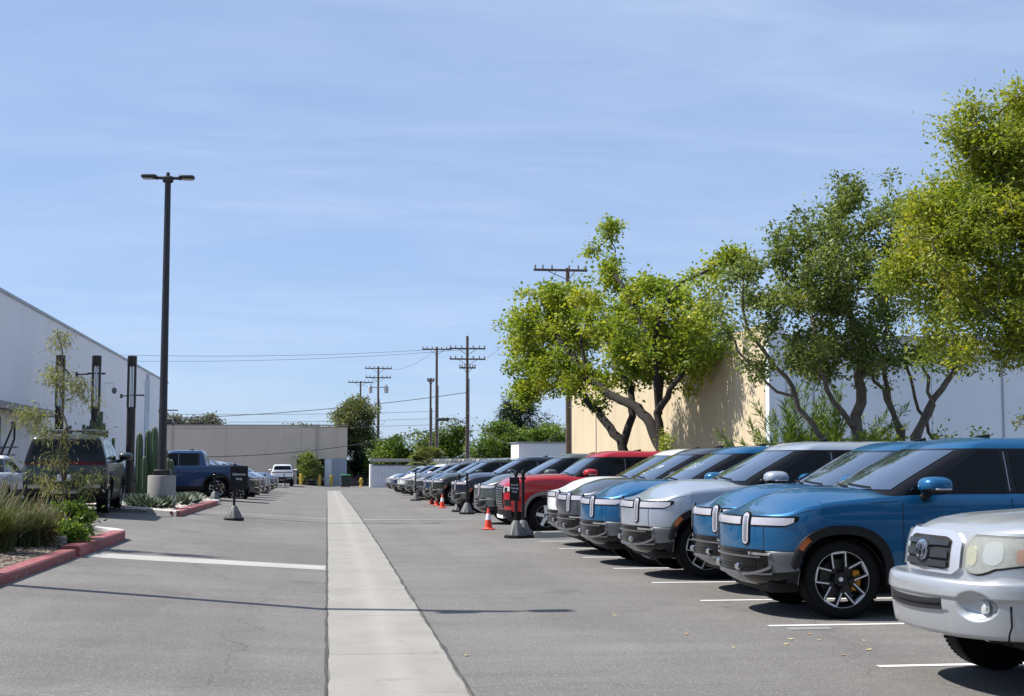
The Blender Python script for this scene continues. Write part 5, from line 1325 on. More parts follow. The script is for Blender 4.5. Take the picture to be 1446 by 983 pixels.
# ---- tree B: grey green multi stemmed tree before the grey white wall
t = thing('tree', 'grey green open crowned tree with several thin crossing stems before the grey white wall', 'tree', (11.1, 28, 0))
limbs = [
    ([(-.05, 0, 0), (-.1, 0, 2.1), (.05, .1, 3.2), (.1, .1, 4.2), (-.2, .2, 5.4)], .17, .07, None),
    ([(-.3, -.2, 0), (-.9, -.3, 2.0), (-1.5, -.3, 3.0), (-2.2, -.2, 4.0), (-2.6, 0, 4.9)], .09, .03, None),
    ([(.55, .1, 0), (.9, .1, 2.2), (.7, .2, 3.2), (.5, .3, 4.2)], .09, .04, None),
    ([(1.0, -.2, 0), (1.15, -.2, 2.2), (1.6, -.1, 3.0), (2.1, 0, 3.6), (2.4, .1, 4.3)], .12, .05, None),
    ([(.3, -.2, 0), (1.0, -.3, 1.9), (1.5, -.2, 2.9), (1.4, -.1, 3.9)], .08, .03, None),
    ([(1.2, .1, 0), (.95, .1, 2.3), (.3, .0, 3.6), (-.1, -.1, 4.4)], .06, .03, None),
    ([(1.9, .2, 0), (1.75, .2, 2.0), (1.3, .2, 3.0), (1.0, .2, 4.0)], .05, .03, None),
    ([(-.1, 0, 2.3), (-.6, -.2, 2.9), (-1.0, -.4, 3.6), (-1.2, -.4, 4.6)], .07, .03, 0),
    ([(-1.5, -.3, 3.0), (-2.0, -.5, 3.1), (-2.8, -.5, 3.9), (-3.1, -.4, 4.6)], .035, .02, 0),
]
lob = [(-.9, 0, 6.0, 1.4, 1.4, .95, 2.4), (.4, .2, 6.7, 1.2, 1.3, .95, 2.0), (-1.8, 0, 5.0, 1.0, 1.1, .9, 1.5), (.0, 0, 4.9, 1.3, 1.3, .85, 2.2), (1.3, .1, 5.6, 1.2, 1.3, 1.2, 2.0), (-1.4, -.2, 4.0, .9, .8, .5, .8), (-.2, .1, 3.8, 1.1, 1.0, .5, 1.1), (1.5, 0, 4.1, .9, .8, .6, .8), (.1, 0, 7.5, .6, .6, .35, .5), (-2.5, -.2, 5.7, .45, .5, .35, .25), (-2.9, -.4, 4.4, .4, .4, .35, .14), (-2.3, -.4, 3.5, .4, .4, .4, .12)]
att = ell_points(lob, 620, 21, .1); pos, par, rad, tips = grow(limbs, att, 22, jit=.14, step=.24)
skeleton_mesh('trunk', pos, par, rad, BARK_G, t, twig=.0075)
leafy(t, tips, pos, par, 72, .165, .084, LEAF_M, 23, up=.4, aspect=.55)

# ---- tree C: near yellow green tree, trunk outside the right edge
t = thing('tree', 'dense bright yellow green tree reaching in from the right edge', 'tree', (12.6, 21, 0))
limbs = [([(0, 0, -.1), (-.1, 0, 1.6), (-.5, -.1, 2.9), (-1.1, -.2, 4.2), (-1.7, -.2, 5.6), (-1.9, -.1, 6.9)], .22, .05, None),
         ([(-.3, 0, 2.4), (-1.2, -.4, 3.2), (-2.3, -.6, 3.9), (-3.1, -.6, 4.7)], .10, .03, 0), ([(-.5, -.1, 2.9), (.1, .3, 4.2), (.4, .4, 5.8), (.2, .4, 7.2)], .12, .04, 0),
         ([(-1.1, -.2, 4.2), (-2.0, .4, 5.0), (-2.6, .6, 5.8)], .07, .03, 0)]
lob = [(-2.5, -.2, 5.0, 1.25, 1.4, 1.05, 2.6), (-1.4, 0, 5.9, 1.4, 1.5, 1.05, 2.8), (-2.0, -.3, 4.0, 1.2, 1.3, .85, 2.2), (-.6, 0, 6.5, 1.2, 1.4, 1.0, 2.0), (-.8, -.3, 4.6, 1.4, 1.5, .9, 2.2), (-2.35, -.2, 7.0, .16, .2, .55, .22), (-2.75, -.2, 6.85, .24, .2, .18, .12), (-1.9, -.1, 6.4, .7, .9, .5, .9), (-.3, .1, 7.5, 1.5, 1.3, .6, 1.5), (-1.5, 0, 6.9, .8, 1.0, .5, 1.0), (-2.9, -.1, 5.6, .7, .9, .6, .7), (-3.4, 0, 4.9, .4, .6, .5, .3), (-1.0, .1, 7.35, .3, .4, .3, .3), (.5, .2, 7.2, 1.2, 1.2, .9, 1.2), (-3.0, -.2, 4.4, .6, .8, .6, .5), (-.55, -.6, 3.35, .75, .6, .36, .35), (-2.5, -.4, 3.3, .5, .6, .32, .3), (-1.2, -.4, 3.55, .8, .8, .35, .4)]
att = ell_points(lob, 860, 31, .12); pos, par, rad, tips = grow(limbs, att, 32, jit=.10, step=.24)
skeleton_mesh('trunk', pos, par, rad, BARK_G, t, twig=.0065)
leafy(t, tips, pos, par, 125, .20, .076, LEAF_N, 33, up=.35, aspect=.42, droop=.15)
# hanging bare sprig with a tuft at its end
q = MB(); q.tube([(-.9, -1.0, 3.7), (-1.35, -1.05, 3.25), (-1.75, -1.1, 2.85), (-2.0, -1.12, 2.45), (-2.12, -1.12, 2.2)], [.016, .013, .010, .008, .005], 5); q.build('hanging_twig', BARK_G, t)
r_ = np.random.default_rng(8); leaves_mesh('leaf_tuft', np.array([-2.15, -1.12, 2.28])+r_.normal(0, .07, (70, 3)), .09, LEAF_W, t, 9, aspect=.3)

def bushy(name, label, cat, x, y, lobes, n_att, per, sigma, leaf, lm, seed, trunk_h=1.5, group=None, trunk_r=.12, bark=BARK_G, aspect=.55, z=None, twig=.012, step=.35):
    """small or far tree: a few stems into a crown made of lobes (local metres)"""
    t = thing(name, label, cat, (x, y, gz(x, y) if z is None else z), 0, group)
    cx = sum(l[0]*l[6] for l in lobes)/sum(l[6] for l in lobes)
    limbs = [([(0, 0, -.1), (cx*.3, 0, trunk_h), (cx, 0, trunk_h*1.9)], trunk_r, trunk_r*.5, None), ([(0, 0, trunk_h*.5), (cx-trunk_h*.5, .2, trunk_h*1.5)], trunk_r*.6, trunk_r*.3, 0), ([(0, 0, trunk_h*.6), (cx+trunk_h*.5, -.2, trunk_h*1.5)], trunk_r*.6, trunk_r*.3, 0)]
    att = ell_points(lobes, n_att, seed, .12); pos, par, rad, tips = grow(limbs, att, seed+1, jit=.12, step=step)
    skeleton_mesh('trunk', pos, par, rad, bark, t, twig=twig)
    leafy(t, tips, pos, par, per, sigma, leaf, lm, seed+2, aspect=aspect); return t

# shrubs under the right trees
bushy('shrub', 'low yellow green shrub at the foot of the crossing stems', 'shrub', 12.1, 27, [(-.7, 0, 1.9, .9, .6, .42, 2), (.5, 0, 1.85, .9, .6, .42, 2)], 90, 42, .13, .085, LEAF_Y, 41, trunk_h=.8, trunk_r=.04, twig=.006, step=.2)
t = thing('pine_shrub', 'feathery bright green needle shrub left of the grey tree stem', 'shrub', (11.0, 30.2, 0))
r_ = random.Random(5); q = MB(); PP = []; AX = []
for k in range(95):
    a = r_.uniform(0, 2*PI); el = r_.uniform(.6, 1.5); L = r_.uniform(1.9, 3.5); d = Vector((math.cos(a)*math.cos(el), math.sin(a)*math.cos(el), math.sin(el))); p0 = Vector((r_.uniform(-.8, .6), r_.uniform(-.3, .3), .2)); pts = [p0 + d*L*s_ + Vector((0, 0, -.25*s_*s_)) for s_ in (0, .33, .66, 1)]
    q.tube(pts, [.014, .011, .008, .004], 4, cap=False)
    for j in range(210):
        s_ = r_.random()**.7; PP.append(tuple(p0+d*L*s_+Vector((r_.gauss(0, .03), r_.gauss(0, .03), -.25*s_*s_)))); AX.append(tuple(d))
q.build('stem', BARK_G, t); leaves_mesh('needles', np.array(PP), .19, LEAF_B, t, 6, aspect=.11, axis=np.array(AX), axis_k=1.6)

# far trees
bushy('tree', 'tall rounded olive green tree behind the far tan warehouse corner', 'tree', 2.9, 152, [(0, 0, 7.0, 2.1, 2.2, 1.9, 3), (-.9, 0, 5.0, 1.8, 2, 1.8, 2), (.9, 0, 4.9, 1.7, 2, 1.8, 2), (.2, 0, 8.3, 1.2, 1.3, .9, 1)], 260, 70, .45, .26, LEAF_O, 51, trunk_h=2.0, trunk_r=.2)
bushy('tree', 'dark shaded tree between the round olive tree and the thin distant pole', 'tree', 4.0, 149, [(.3, 0, 2.5, 1.3, 1.3, 1.4, 3), (1.2, 0, 3.4, .9, 1.0, 1.0, 1), (-1, 0, 2.0, 1, 1, 1, 1)], 130, 60, .38, .22, LEAF_D, 56, trunk_h=1.0)
bushy('tree', 'small bushy tree before the recess of the far tan warehouse', 'tree', -1.95, 139, [(0, 0, 2.4, .85, .8, .9, 3), (.4, 0, 1.3, .9, .8, .8, 2), (-.3, 0, 3.1, .4, .4, .5, .5)], 120, 46, .26, .18, LEAF_M, 61, trunk_h=.7, trunk_r=.07)
hedge = [(7.2, 146, 2.6, 4.6, 'leftmost bright green bushy tree of the green row behind the shed'), (12.0, 142, 3.1, 5.8, 'bright green bushy tree right behind the one armed pole'), (17.2, 138, 3.3, 5.6, 'broad bright green bushy tree right of the three armed pole'), (21.6, 136, 3.3, 5.4, 'wide bright green tree left of the white block building')]
for k, (x, y, rx, h, lb) in enumerate(hedge):
    bushy('bushy_tree', lb, 'tree', x, y, [(-rx*.4, 0, h*.55, rx*.7, 2, h*.45, 2), (rx*.4, 0, h*.6, rx*.7, 2, h*.5, 2), (0, -.6, h*.8, rx*.6, 1.6, h*.35, 1.6), (0, -1.2, h*.35, rx, 1.5, h*.35, 1.6)], 240, 64, .42, .26, LEAF_B, 70+k*5, trunk_h=h*.25, group='bright green trees behind the far fence')
bushy('conifer', 'dark blue green conifer rising behind the bright green trees', 'tree', 22.6, 160, [(0, 0, 3.0, 3.6, 2.5, 2.2, 3), (.3, 0, 6.0, 2.9, 2.2, 2.2, 3), (-.6, 0, 8.3, 2.0, 1.8, 1.5, 2), (2.0, 0, 4.4, 2.2, 2, 1.5, 1.5)], 330, 80, .5, .30, LEAF_D, 95, trunk_h=2.5, trunk_r=.3, aspect=.35)
for k, (x, lb) in enumerate(((-18.5, 'left of the pair of pale faraway trees above the warehouse roof'), (-14.2, 'right of the pair of pale faraway trees above the warehouse roof'), (-3.2, 'left of two tiny far treetops over the warehouse roof near the olive tree'), (1.0, 'right of two tiny far treetops over the warehouse roof near the olive tree'))):
    bushy('far_tree', lb, 'tree', x*1.42, 232, [(-1.6, 0, 8.2-(1.3 if k > 1 else 0), 1.8, 1.5, .9, 2), (1.3, 0, 8.5-(1.3 if k > 1 else 0), 2.0, 1.5, 1.0, 2)], 90, 50, .5, .34, leaf_mat('pale_far_leaf', (.10, .10, .085), (.15, .15, .12), (.20, .195, .16), transl=.2), 110+k*5, trunk_h=3, trunk_r=.25)

# palms
def palm(x, y, label, H, n_f, L, seed, group=None, tr=.16, skirt=False, lm=LEAF_M):
    t = thing('palm_tree', label, 'palm tree', (x, y, gz(x, y)), 0, group); r_ = random.Random(seed)
    q = MB(); q.lathe([(tr*1.3, -.2), (tr, .4), (tr*.85, H*.6), (tr, H-.2), (tr*.5, H)], seg=12); q.build('trunk', BARK_G, t)
    q = MB(); tint = []
    for k in range(n_f):
        a = r_.uniform(0, 2*PI); el = r_.uniform(-.7 if skirt else -.2, 1.4); st = L*.5; d = Vector((math.cos(a)*math.cos(el), math.sin(a)*math.cos(el), math.sin(el))); c = Vector((0, 0, H)) + d*st; sd = d.cross(Vector((0, 0, 1))).normalized(); up = sd.cross(d)
        tt = r_.random()*.6 + (.4 if el > .3 else 0)
        q.tube([(0, 0, H-.1), c], [.03, .015], 4); tint += [.3]*6
        for j in range(18):
            w = -1.5 + 3.0*j/17; ld = (d*math.cos(w) + sd*math.sin(w)); tip = c + ld*L*.55*(1-.15*abs(w)) + Vector((0, 0, -.22*L*abs(math.cos(w))*.6)); m_ = c + ld*L*.32; wv = ld.cross(up).normalized()*.035*L
            q.add([c, m_+wv, tip, m_-wv], [(0, 1, 2, 3)]); tint += [tt]
    o = q.build('fronds', lm, t, smooth=0); at = o.data.attributes.new('tint', 'FLOAT', 'FACE'); at.data.foreach_set('value', tint[:len(o.data.polygons)])
palm(9.3, 128, 'squat fan palm with arching fronds before the bright green trees', 1.9, 60, 2.3, 3, skirt=True, tr=.3, lm=LEAF_O)
palm(8.2, 210, 'small faraway palm silhouette left of the bright green trees', 4.3, 46, 1.5, 4, lm=LEAF_D)

# ---- near planting bed
GRASSM = leaf_mat('grass_blade', (.040, .060, .020), (.085, .100, .036), (.19, .165, .080), transl=.25)
def grass_clump(x, y, label, H, n_, spread, seed, dry=.2):
    t = thing('ornamental_grass', label, 'grass clump', (x, y, gz(x, y)+.09), 0, 'ornamental grass clumps'); r_ = random.Random(seed); q = MB(); tint = []
    for k in range(n_):
        a = r_.uniform(0, 2*PI); ln = H*r_.uniform(.6, 1.12); lean = r_.uniform(.05, .75)*spread; b0 = Vector((r_.gauss(0, .10), r_.gauss(0, .10), 0)); d = Vector((math.cos(a), math.sin(a), 0)); sd = Vector((-d.y, d.x, 0)); w = r_.uniform(.005, .010); rows = []
        for s_ in (0, .3, .6, .85, 1):
            p = b0 + d*(lean*s_**1.8) + Vector((0, 0, ln*(s_ - .25*lean*s_**3))); ww = w*(1-s_*.85); rows.append([p-sd*ww, p+sd*ww])
        q.grid(rows); tint += [min(1, max(0, (.95 if r_.random() < dry else r_.gauss(.35, .18))+(.0)))]*4
        if r_.random() < dry*.6:
            tip = rows[-1][0]; q.tube([tip, tip + d*.05 + Vector((0, 0, .12))], [.012, .004], 4, cap=False); tint += [.98]*4
    o = q.build('blades', GRASSM, t, smooth=0); at = o.data.attributes.new('tint', 'FLOAT', 'FACE'); at.data.foreach_set('value', tint[:len(o.data.polygons)])
grass_clump(-4.70, 20.6, 'nearest big arching green grass clump at the left edge of the bed', .70, 1800, 1.0, 1, .05)
grass_clump(-5.1, 21.6, 'tall grass clump with brown seed heads at the far left of the bed', .82, 1200, .75, 2, .16)
grass_clump(-4.55, 22.0, 'dark green arching grass clump nearest to the leafy shrubs', .68, 1700, 1.0, 3, .06)
grass_clump(-5.4, 23.4, 'dry topped grass clump standing behind the green ones', .80, 1000, .75, 4, .22)
LEAF_S = leaf_mat('shrub_leaf', (.030, .055, .016), (.10, .17, .026), (.27, .33, .055), transl=.38)
LEAF_R = leaf_mat('reddish_leaf', (.040, .045, .018), (.10, .085, .030), (.28, .10, .05), transl=.3)
def low_shrub(x, y, label, r_, h, n_, leaf, lm, seed):
    return bushy('shrub', label, 'shrub', x, y, [(0, 0, h*.55, r_, r_, h*.5, 3), (r_*.4, -.1, h*.4, r_*.6, r_*.6, h*.4, 1.5), (-r_*.4, .1, h*.45, r_*.6, r_*.6, h*.45, 1.5)], n_, 20, .07, leaf, lm, seed, trunk_h=h*.25, trunk_r=.018, twig=.003, aspect=.6, z=gz(x, y)+.08, step=.12)
low_shrub(-4.15, 23.6, 'bright green leafy shrub at the rounded end of the near bed', .36, .62, 120, .075, LEAF_S, 201)
low_shrub(-4.0, 22.7, 'low dark green shrub before the bright one in the near bed', .32, .40, 100, .065, LEAF_S, 206)
low_shrub(-4.55, 23.3, 'reddish tipped shrub at the foot of the staked tree', .36, .55, 110, .065, LEAF_R, 211)
low_shrub(-4.45, 22.3, 'dark shrub with purplish leaves between grass and bright shrub', .34, .42, 110, .06, LEAF_R, 216)
low_shrub(-4.35, 24.8, 'leafy green shrub farthest along the near bed', .38, .62, 110, .075, LEAF_S, 221)
# wispy staked tree
t = thing('tree', 'thin wispy young tree with drooping pale leaves beside a stake in the near bed', 'tree', (-4.38, 23.8, gz(-4.38, 23.8)))
limbs = [([(0, 0, 0), (.02, 0, .9), (-.01, 0, 1.6), (.03, 0, 2.4), (.0, 0, 3.0), (-.03, 0, 3.5)], .032, .010, None)]
r_ = np.random.default_rng(77)
lob = [(-.05, 0, 3.3, .16, .2, .22, 1.2), (.15, 0, 2.75, .30, .3, .22, 1.6), (-.12, 0, 2.85, .22, .2, .2, 1), (.32, 0, 2.5, .25, .2, .14, 1), (-.35, 0, 2.0, .35, .3, .2, 1.6), (-.55, 0, 2.2, .22, .2, .12, .8), (.40, 0, 1.75, .38, .3, .3, 1.4), (-.2, 0, 1.3, .5, .4, .28, 1.8), (.45, 0, 1.2, .3, .3, .25, 1.2), (.05, -.1, .9, .4, .3, .2, .8)]
att = ell_points(lob, 120, 78, .05); pos, par, rad, tips = grow(limbs, att, 79, jit=.12, step=.14)
skeleton_mesh('trunk', pos, par, rad, BARK_G, t, twig=.0035, sides=8)
leafy(t, tips, pos, par, 34, .12, .085, LEAF_W, 80, aspect=.16, droop=1.4, up=.1)
q = thing('tree_stake', 'dark wooden stake standing against the wispy young tree', 'stake', (-4.30, 23.86, gz(-4.3, 23.8)))
m = MB(); m.tube([(0, 0, -.1), (.0, 0, 1.95)], .032, 8); m.build('post', pm('stake_wood', (.06, .042, .032), rough=.9, var=.3), q)
m = MB(); m.lathe([(.045, 1.42), (.05, 1.44), (.05, 1.48), (.045, 1.5)], seg=10); m.build('tie_strap', BLACKP, q)

# ---- cacti, agaves
CACT = pm('cactus_green', (.050, .085, .040), rough=.6, var=.25, vscale=6)
def column_cactus(x, y, label, stems, group):
    t = thing('column_cactus', label, 'cactus', (x, y, gz(x, y)+.05), 0, group); 
    for (dx, dy, h, r_, arm) in stems:
        q = MB(); G = []
        n_ = 28
        for i in range(n_):
            a = 2*PI*i/n_; k = 1 if i % 4 in (0,) else (.86 if i % 4 in (1, 3) else .70); G.append([(dx+math.cos(a)*r_*k*s_, dy+math.sin(a)*r_*k*s_, z) for s_, z in ((.85, 0), (1, h*.2), (1, h*.7), (.95, h-.25), (.7, h-.08), (.3, h-.01), (.01, h))])
        q.grid(G, cu=True)
        for (z0, a, ln) in arm:
            d = Vector((math.cos(a), math.sin(a), 0)); q.tube([Vector((dx, dy, z0)), Vector((dx, dy, z0+.1))+d*.28, Vector((dx, dy, z0+.35))+d*.34, Vector((dx, dy, z0+ln))+d*.34], [r_*.6, r_*.7, r_*.7, r_*.35], 10)
        q.build('stem', CACT, t, smooth=60)
column_cactus(-5.75, 46.0, 'clump of tall ribbed green column cacti beside the lamp drum', [(-.25, 0, 2.25, .12, []), (.0, .2, 2.35, .12, []), (.22, -.05, 2.45, .13, []), (.55, .1, 1.75, .11, []), (.75, .2, 1.4, .1, []), (-.05, -.25, 1.5, .11, [])], None)
column_cactus(-5.35, 45.5, 'short column cactus right behind the lamp pole', [(.1, 0, 1.6, .11, []), (.3, .2, 1.45, .1, [])], None)
LEAF_C = leaf_mat('cactus_pad', (.060, .085, .030), (.105, .130, .045), (.17, .17, .06), transl=.1)
t = thing('branching_cactus', 'branching yellow green cactus rising behind the dark green SUV roof', 'cactus', (-7.75, 47.5, gz(-7, 47))); q = MB(); r_ = random.Random(3)
for k in range(34):
    a = r_.uniform(0, 2*PI); d = Vector((math.cos(a), math.sin(a), 0)); s_ = r_.uniform(.2, .75); z0 = r_.uniform(.8, 1.9); q.tube([Vector((0, 0, z0-.35)), Vector((0, 0, z0))+d*s_*.8, Vector((0, 0, z0+.25))+d*s_, Vector((0, 0, z0+r_.uniform(.5, .95)))+d*s_*1.05], [.06, .075, .08, .05], 6)
q.tube([(0, 0, 0), (0, 0, 1.6)], .12, 8); q.build('branch', CACT, t)
q = MB(); q.tube([(.25, 0, 1.2), (.27, 0, 2.95)], [.10, .09], 10); q.build('stem', CACT, t)
AGM = leaf_mat('agave_leaf', (.075, .105, .080), (.12, .155, .12), (.19, .22, .17), transl=.08)
def agave():
    t = thing('agave', 'grey green agave rosette growing among the pale stones', 'agave', (0, 0, 0), 0, 'agaves in the stone bed'); r_ = random.Random(2); q = MB(); tint = []
    for k in range(34):
        a = k*2.4; el = .25 + 1.1*k/34; L = .48*(1-.25*k/34); d = Vector((math.cos(a)*math.cos(el), math.sin(a)*math.cos(el), math.sin(el))); sd = Vector((-math.sin(a), math.cos(a), 0)); up = sd.cross(d); rows = []
        for s_, w in ((0, .03), (.3, .055), (.6, .045), (.85, .02), (1, .002)):
            c = d*L*s_ + Vector((0, 0, .03*s_)); rows.append([c-sd*w-up*.0, c+up*(-.02), c+sd*w])
        q.grid(rows); tint += [r_.random()]*8
    o = q.build('leaves', AGM, t, smooth=40); at = o.data.attributes.new('tint', 'FLOAT', 'FACE'); at.data.foreach_set('value', tint)
    return t
AG = agave(); spots = [(-5.05, 39.6), (-4.75, 39.3), (-5.35, 39.9), (-4.45, 39.8), (-4.35, 43.5), (-4.45, 44.4), (-4.55, 45.3), (-4.3, 46.2), (-4.5, 47.1), (-4.35, 48.0), (-4.9, 44.1), (-5.0, 45.6)]
rr = random.Random(6)
for k, (x, y) in enumerate(spots):
    o = AG if k == 0 else copy_tree(AG); o.location = (x, y, gz(x, y)+.08); o.rotation_euler.z = rr.uniform(0, 6); o.scale = (rr.uniform(.85, 1.2),)*3
# ================================================================== the vehicles in their places
PA = dict(blue=P_BLUE, silver=paint('paint_silver', (.40, .44, .50), metal=.5, rough=.36), white=paint('paint_white', (.72, .73, .74), metal=0, rough=.4),
          grey=paint('paint_dark_grey', (.050, .058, .072), metal=.3), green=paint('paint_forest_green', (.016, .026, .022), metal=.0, rough=.5), sage=paint('paint_grey_green', (.090, .105, .098), metal=.3),
          navy=paint('paint_navy', (.008, .011, .024), metal=.0), mid=paint('paint_midnight_blue', (.020, .045, .10), metal=.3), red=paint('paint_red', (.40, .012, .020), metal=.2), deep=paint('paint_deep_blue', (.005, .034, .105), metal=.05), lsil=paint('paint_bright_silver', (.43, .445, .465), metal=.5, rough=.36))
ISUV = make_ev('suv', 'bright blue electric SUV beside the silver pickup at the right edge', 'suv', False)
suv = ISUV['root']
IPK = make_ev('pickup_truck', 'deep blue pickup showing its side and tail in the left row', 'pickup truck', True)
pk = IPK['root']
def place(o, x, y, rz=0.0, dz=0.0, roll=0.0):
    o.location = (x, y, gz(x, y)+dz); o.rotation_euler = (roll, 0, rz); return o
place(suv, 4.43, 15.2)
GR = 'vehicles parked nose out in the right row'; GL = 'vehicles parked in the left row'
suv['group'] = GR
def more(src, x, y, col, label, group=GR, rz=0.0, dz=0.0):
    o = copy_tree(src, {P_BLUE: PA[col]}, rename=src.name.split('.')[0]); o['label'] = label; o['group'] = group; place(o, x, y, rz + math.sin(y*12.9)*.016, dz); return o
SU = [more(suv, 4.80, 17.72, 'blue', 'second blue electric SUV, standing between the nearest blue one and the silver one'),
      more(suv, 4.34, 20.2, 'silver', 'pale silver blue electric SUV with a clear windscreen in the right row', dz=.03),
      more(suv, 4.20, 22.8, 'blue', 'blue SUV with white numbers chalked on its windscreen'),
      more(suv, 4.25, 25.4, 'grey', 'dark grey SUV with white scrawl on its windscreen'),
      more(suv, 4.46, 27.9, 'white', 'white SUV with a green windscreen edge beside the red pickup')]
more(pk, 4.05, 38.4, 'sage', 'grey green electric pickup just beyond the red pickup', dz=.0)
more(pk, 4.30, 48.4, 'navy', 'almost black navy pickup behind the pair of delineator posts')
more(pk, 4.28, 58.5, 'green', 'dark forest green pickup behind the three traffic cones')
more(pk, 4.18, 61.2, 'mid', 'midnight blue pickup just behind the dark forest green one')
more(suv, 4.35, 71.0, 'grey', 'dark grey SUV behind the far delineator post in the right row')
more(suv, 4.40, 79.0, 'sage', 'dull grey green SUV between the far dark grey one and the far white one')
more(suv, 4.38, 87.5, 'white', 'far white SUV near the end of the right row')
more(pk, 4.30, 95.0, 'mid', 'far dark blue pickup behind the far white SUV')
more(pk, 4.35, 105.0, 'silver', 'last pickup of the right row, nearest the corrugated shed')
# white chalk numbers on two windscreens
def chalk(o, txt, size, zc, sy):
    gh = ISUV['gh']; 
    cu = bpy.data.curves.new('chalk', 'FONT'); cu.body = txt; cu.size = size; cu.align_x = 'CENTER'; cu.align_y = 'CENTER'; cu.shear = .25; cu.offset = -.009
    to = bpy.data.objects.new('chalk', cu); COL.objects.link(to); bpy.context.view_layer.update()
    me = bpy.data.meshes.new_from_object(to.evaluated_get(bpy.context.evaluated_depsgraph_get())); bpy.data.objects.remove(to)
    for v in me.vertices:
        y = sy - v.co.x; z = zc + v.co.y*.62; v.co = gh.front(gh.phi(y, z), z, .011)
    w = bpy.data.objects.new('windscreen_writing', me); COL.objects.link(w); w.parent = o; me.materials.append(WHITEMK)
chalk(SU[2], '12061', .25, 1.58, -.20); chalk(SU[3], '20247', .20, 1.55, -.22); chalk(SU[3], '24', .16, 1.46, -.10)

r = make_red_pickup('bright red pickup with a chrome honeycomb grille in the right row', PA['red'])['root']; r['group'] = GR; place(r, 4.08, 33.2)
TAC = make_silver_pickup('older silver pickup with a chrome grille and hazed headlights at the right edge', PA['lsil'])
r = TAC['root']; r['group'] = GR; place(r, 4.33, 10.02)
# left row
more_blue = pk; place(pk, -8.72, 57.2, 0, -.10); pk['group'] = GL
for o_ in [pk] + list(pk.children_recursive):
    if o_.type == 'MESH':
        for s_ in o_.material_slots:
            if s_.material == P_BLUE: s_.link = 'OBJECT'; s_.material = PA['deep']
gs = more(suv, -6.50, 39.6, 'green', 'dark green SUV seen from behind with a red tail bar beyond the wispy tree', GL, rz=-PI/2 + .035, dz=.02); 
rk = thing('roof_rack', None, None, (0, 0, 0)); rk.parent = gs
for e in (-.62, .62):
    q = MB(); q.tube([(2.5, e, 2.0), (4.6, e, 2.0)], .02, 6); q.build('rail', METD, rk)
for k in range(3):
    q = MB(); q.tube([(2.7+.85*k, -.70, 2.03), (2.7+.85*k, .70, 2.03)], .025, 6); q.build('crossbar', SILV, rk)
for k, (x, y, col, lb, src) in enumerate(((-2.9, 63.0, 'grey', 'dark grey pickup nose out just beyond the blue pickup tail', pk), (-2.95, 68.5, 'deep', 'deep blue SUV nose out in the middle of the left row', suv), (-2.95, 74.5, 'silver', 'silver SUV nose out far down the left row', suv), (-3.0, 82.5, 'mid', 'midnight blue SUV nose out near the far end of the left row', suv), (-3.1, 91.0, 'deep', 'dark blue SUV farthest along the left row', suv))):
    o = copy_tree(src, {P_BLUE: PA[col], PA['deep']: PA[col]}, rename='pickup_truck' if src is pk else 'suv'); o['label'] = lb; o['group'] = GL; place(o, x, y, PI, -.12)
o = copy_tree(pk, {P_BLUE: PA['white'], PA['deep']: PA['white']}, rename='pickup_truck'); o['label'] = 'white pickup seen from behind at the far end of the left side'; o['group'] = GL; place(o, -4.0, 131.5, -PI/2)
# two plain sedans, low and rounded
def sedan(x, y, rz, label):
    P = dict(L=4.6, W=.90, hubs=(.92, 3.62), hz=.32, tr=.32, rr=.22, tw=.21, wheel='alloy', c=.55, n=2.3, cr=.4, nr=2.5, fascia_z=.25, rear_z=.3, rocker=.25, cowl=1.35, spine=.7, crown=.05, xf=[(.2, .08), (.45, .0), (.7, .04), (.9, .2), (1.4, .4)], round=.05,
             zs=[(0, .66), (.2, .72), (.6, .82), (1.2, .92), (3.6, .98), (4.6, .96)], door=(1.5, 2.55, 3.4), arch_out=.40, arch_in=.36, arch_n=2.0, mirror=(1.75, 1.0, 1.02), handle_z=.8, clad_mat=PA['white'])
    P['cab'] = dict(xf=[(.9, 1.3), (1.35, 2.05), (1.46, 2.4)], xr=[(.9, 4.1), (1.35, 3.4), (1.46, 3.0)], w=[(.9, .82), (1.35, .64), (1.42, .58), (1.46, .5)], c=.3, n=2.2, cr=.3, nr=2.4, crown=.02, levels=[.86, .95, 1.05, 1.15, 1.25, 1.33, 1.35, 1.38, 1.41, 1.43], glass=(.95, 1.33), band=1.345,
                    panes=[(1.8, 2.3, 2.55, 2.5), (2.65, 2.6, 3.4, 3.05)], pillar_x=2.6, fin=2.9)
    I = make_vehicle('car', label, 'car', P, PA['white']); root, sh = I['root'], I['sh']
    for sg in (-1, 1):
        m_ = MB(); front_strip(m_, sh, [sg*v for v in np.linspace(.50, .84, 8)], lambda y: .60, lambda y: .70, -.01, .012); m_.build('headlight', LIGHTW, root)
        m_ = MB(); front_strip(m_, sh, [sg*v for v in np.linspace(.45, .80, 8)], lambda y: .74, lambda y: .86, -.01, .012, rear=True); m_.build('tail_light', REDL, root)
    m_ = MB(); front_strip(m_, sh, np.linspace(-.45, .45, 13), lambda y: .32, lambda y: .55, -.02, .008); m_.build('grille', BLACKP, root)
    place(root, x, y, rz); return root
sedan(-9.2, 41.8, -PI/2, 'white car half cut off by the left edge behind the grass')
sedan(.1, 143.5, PI, 'small white car parked inside the recess of the far tan warehouse')
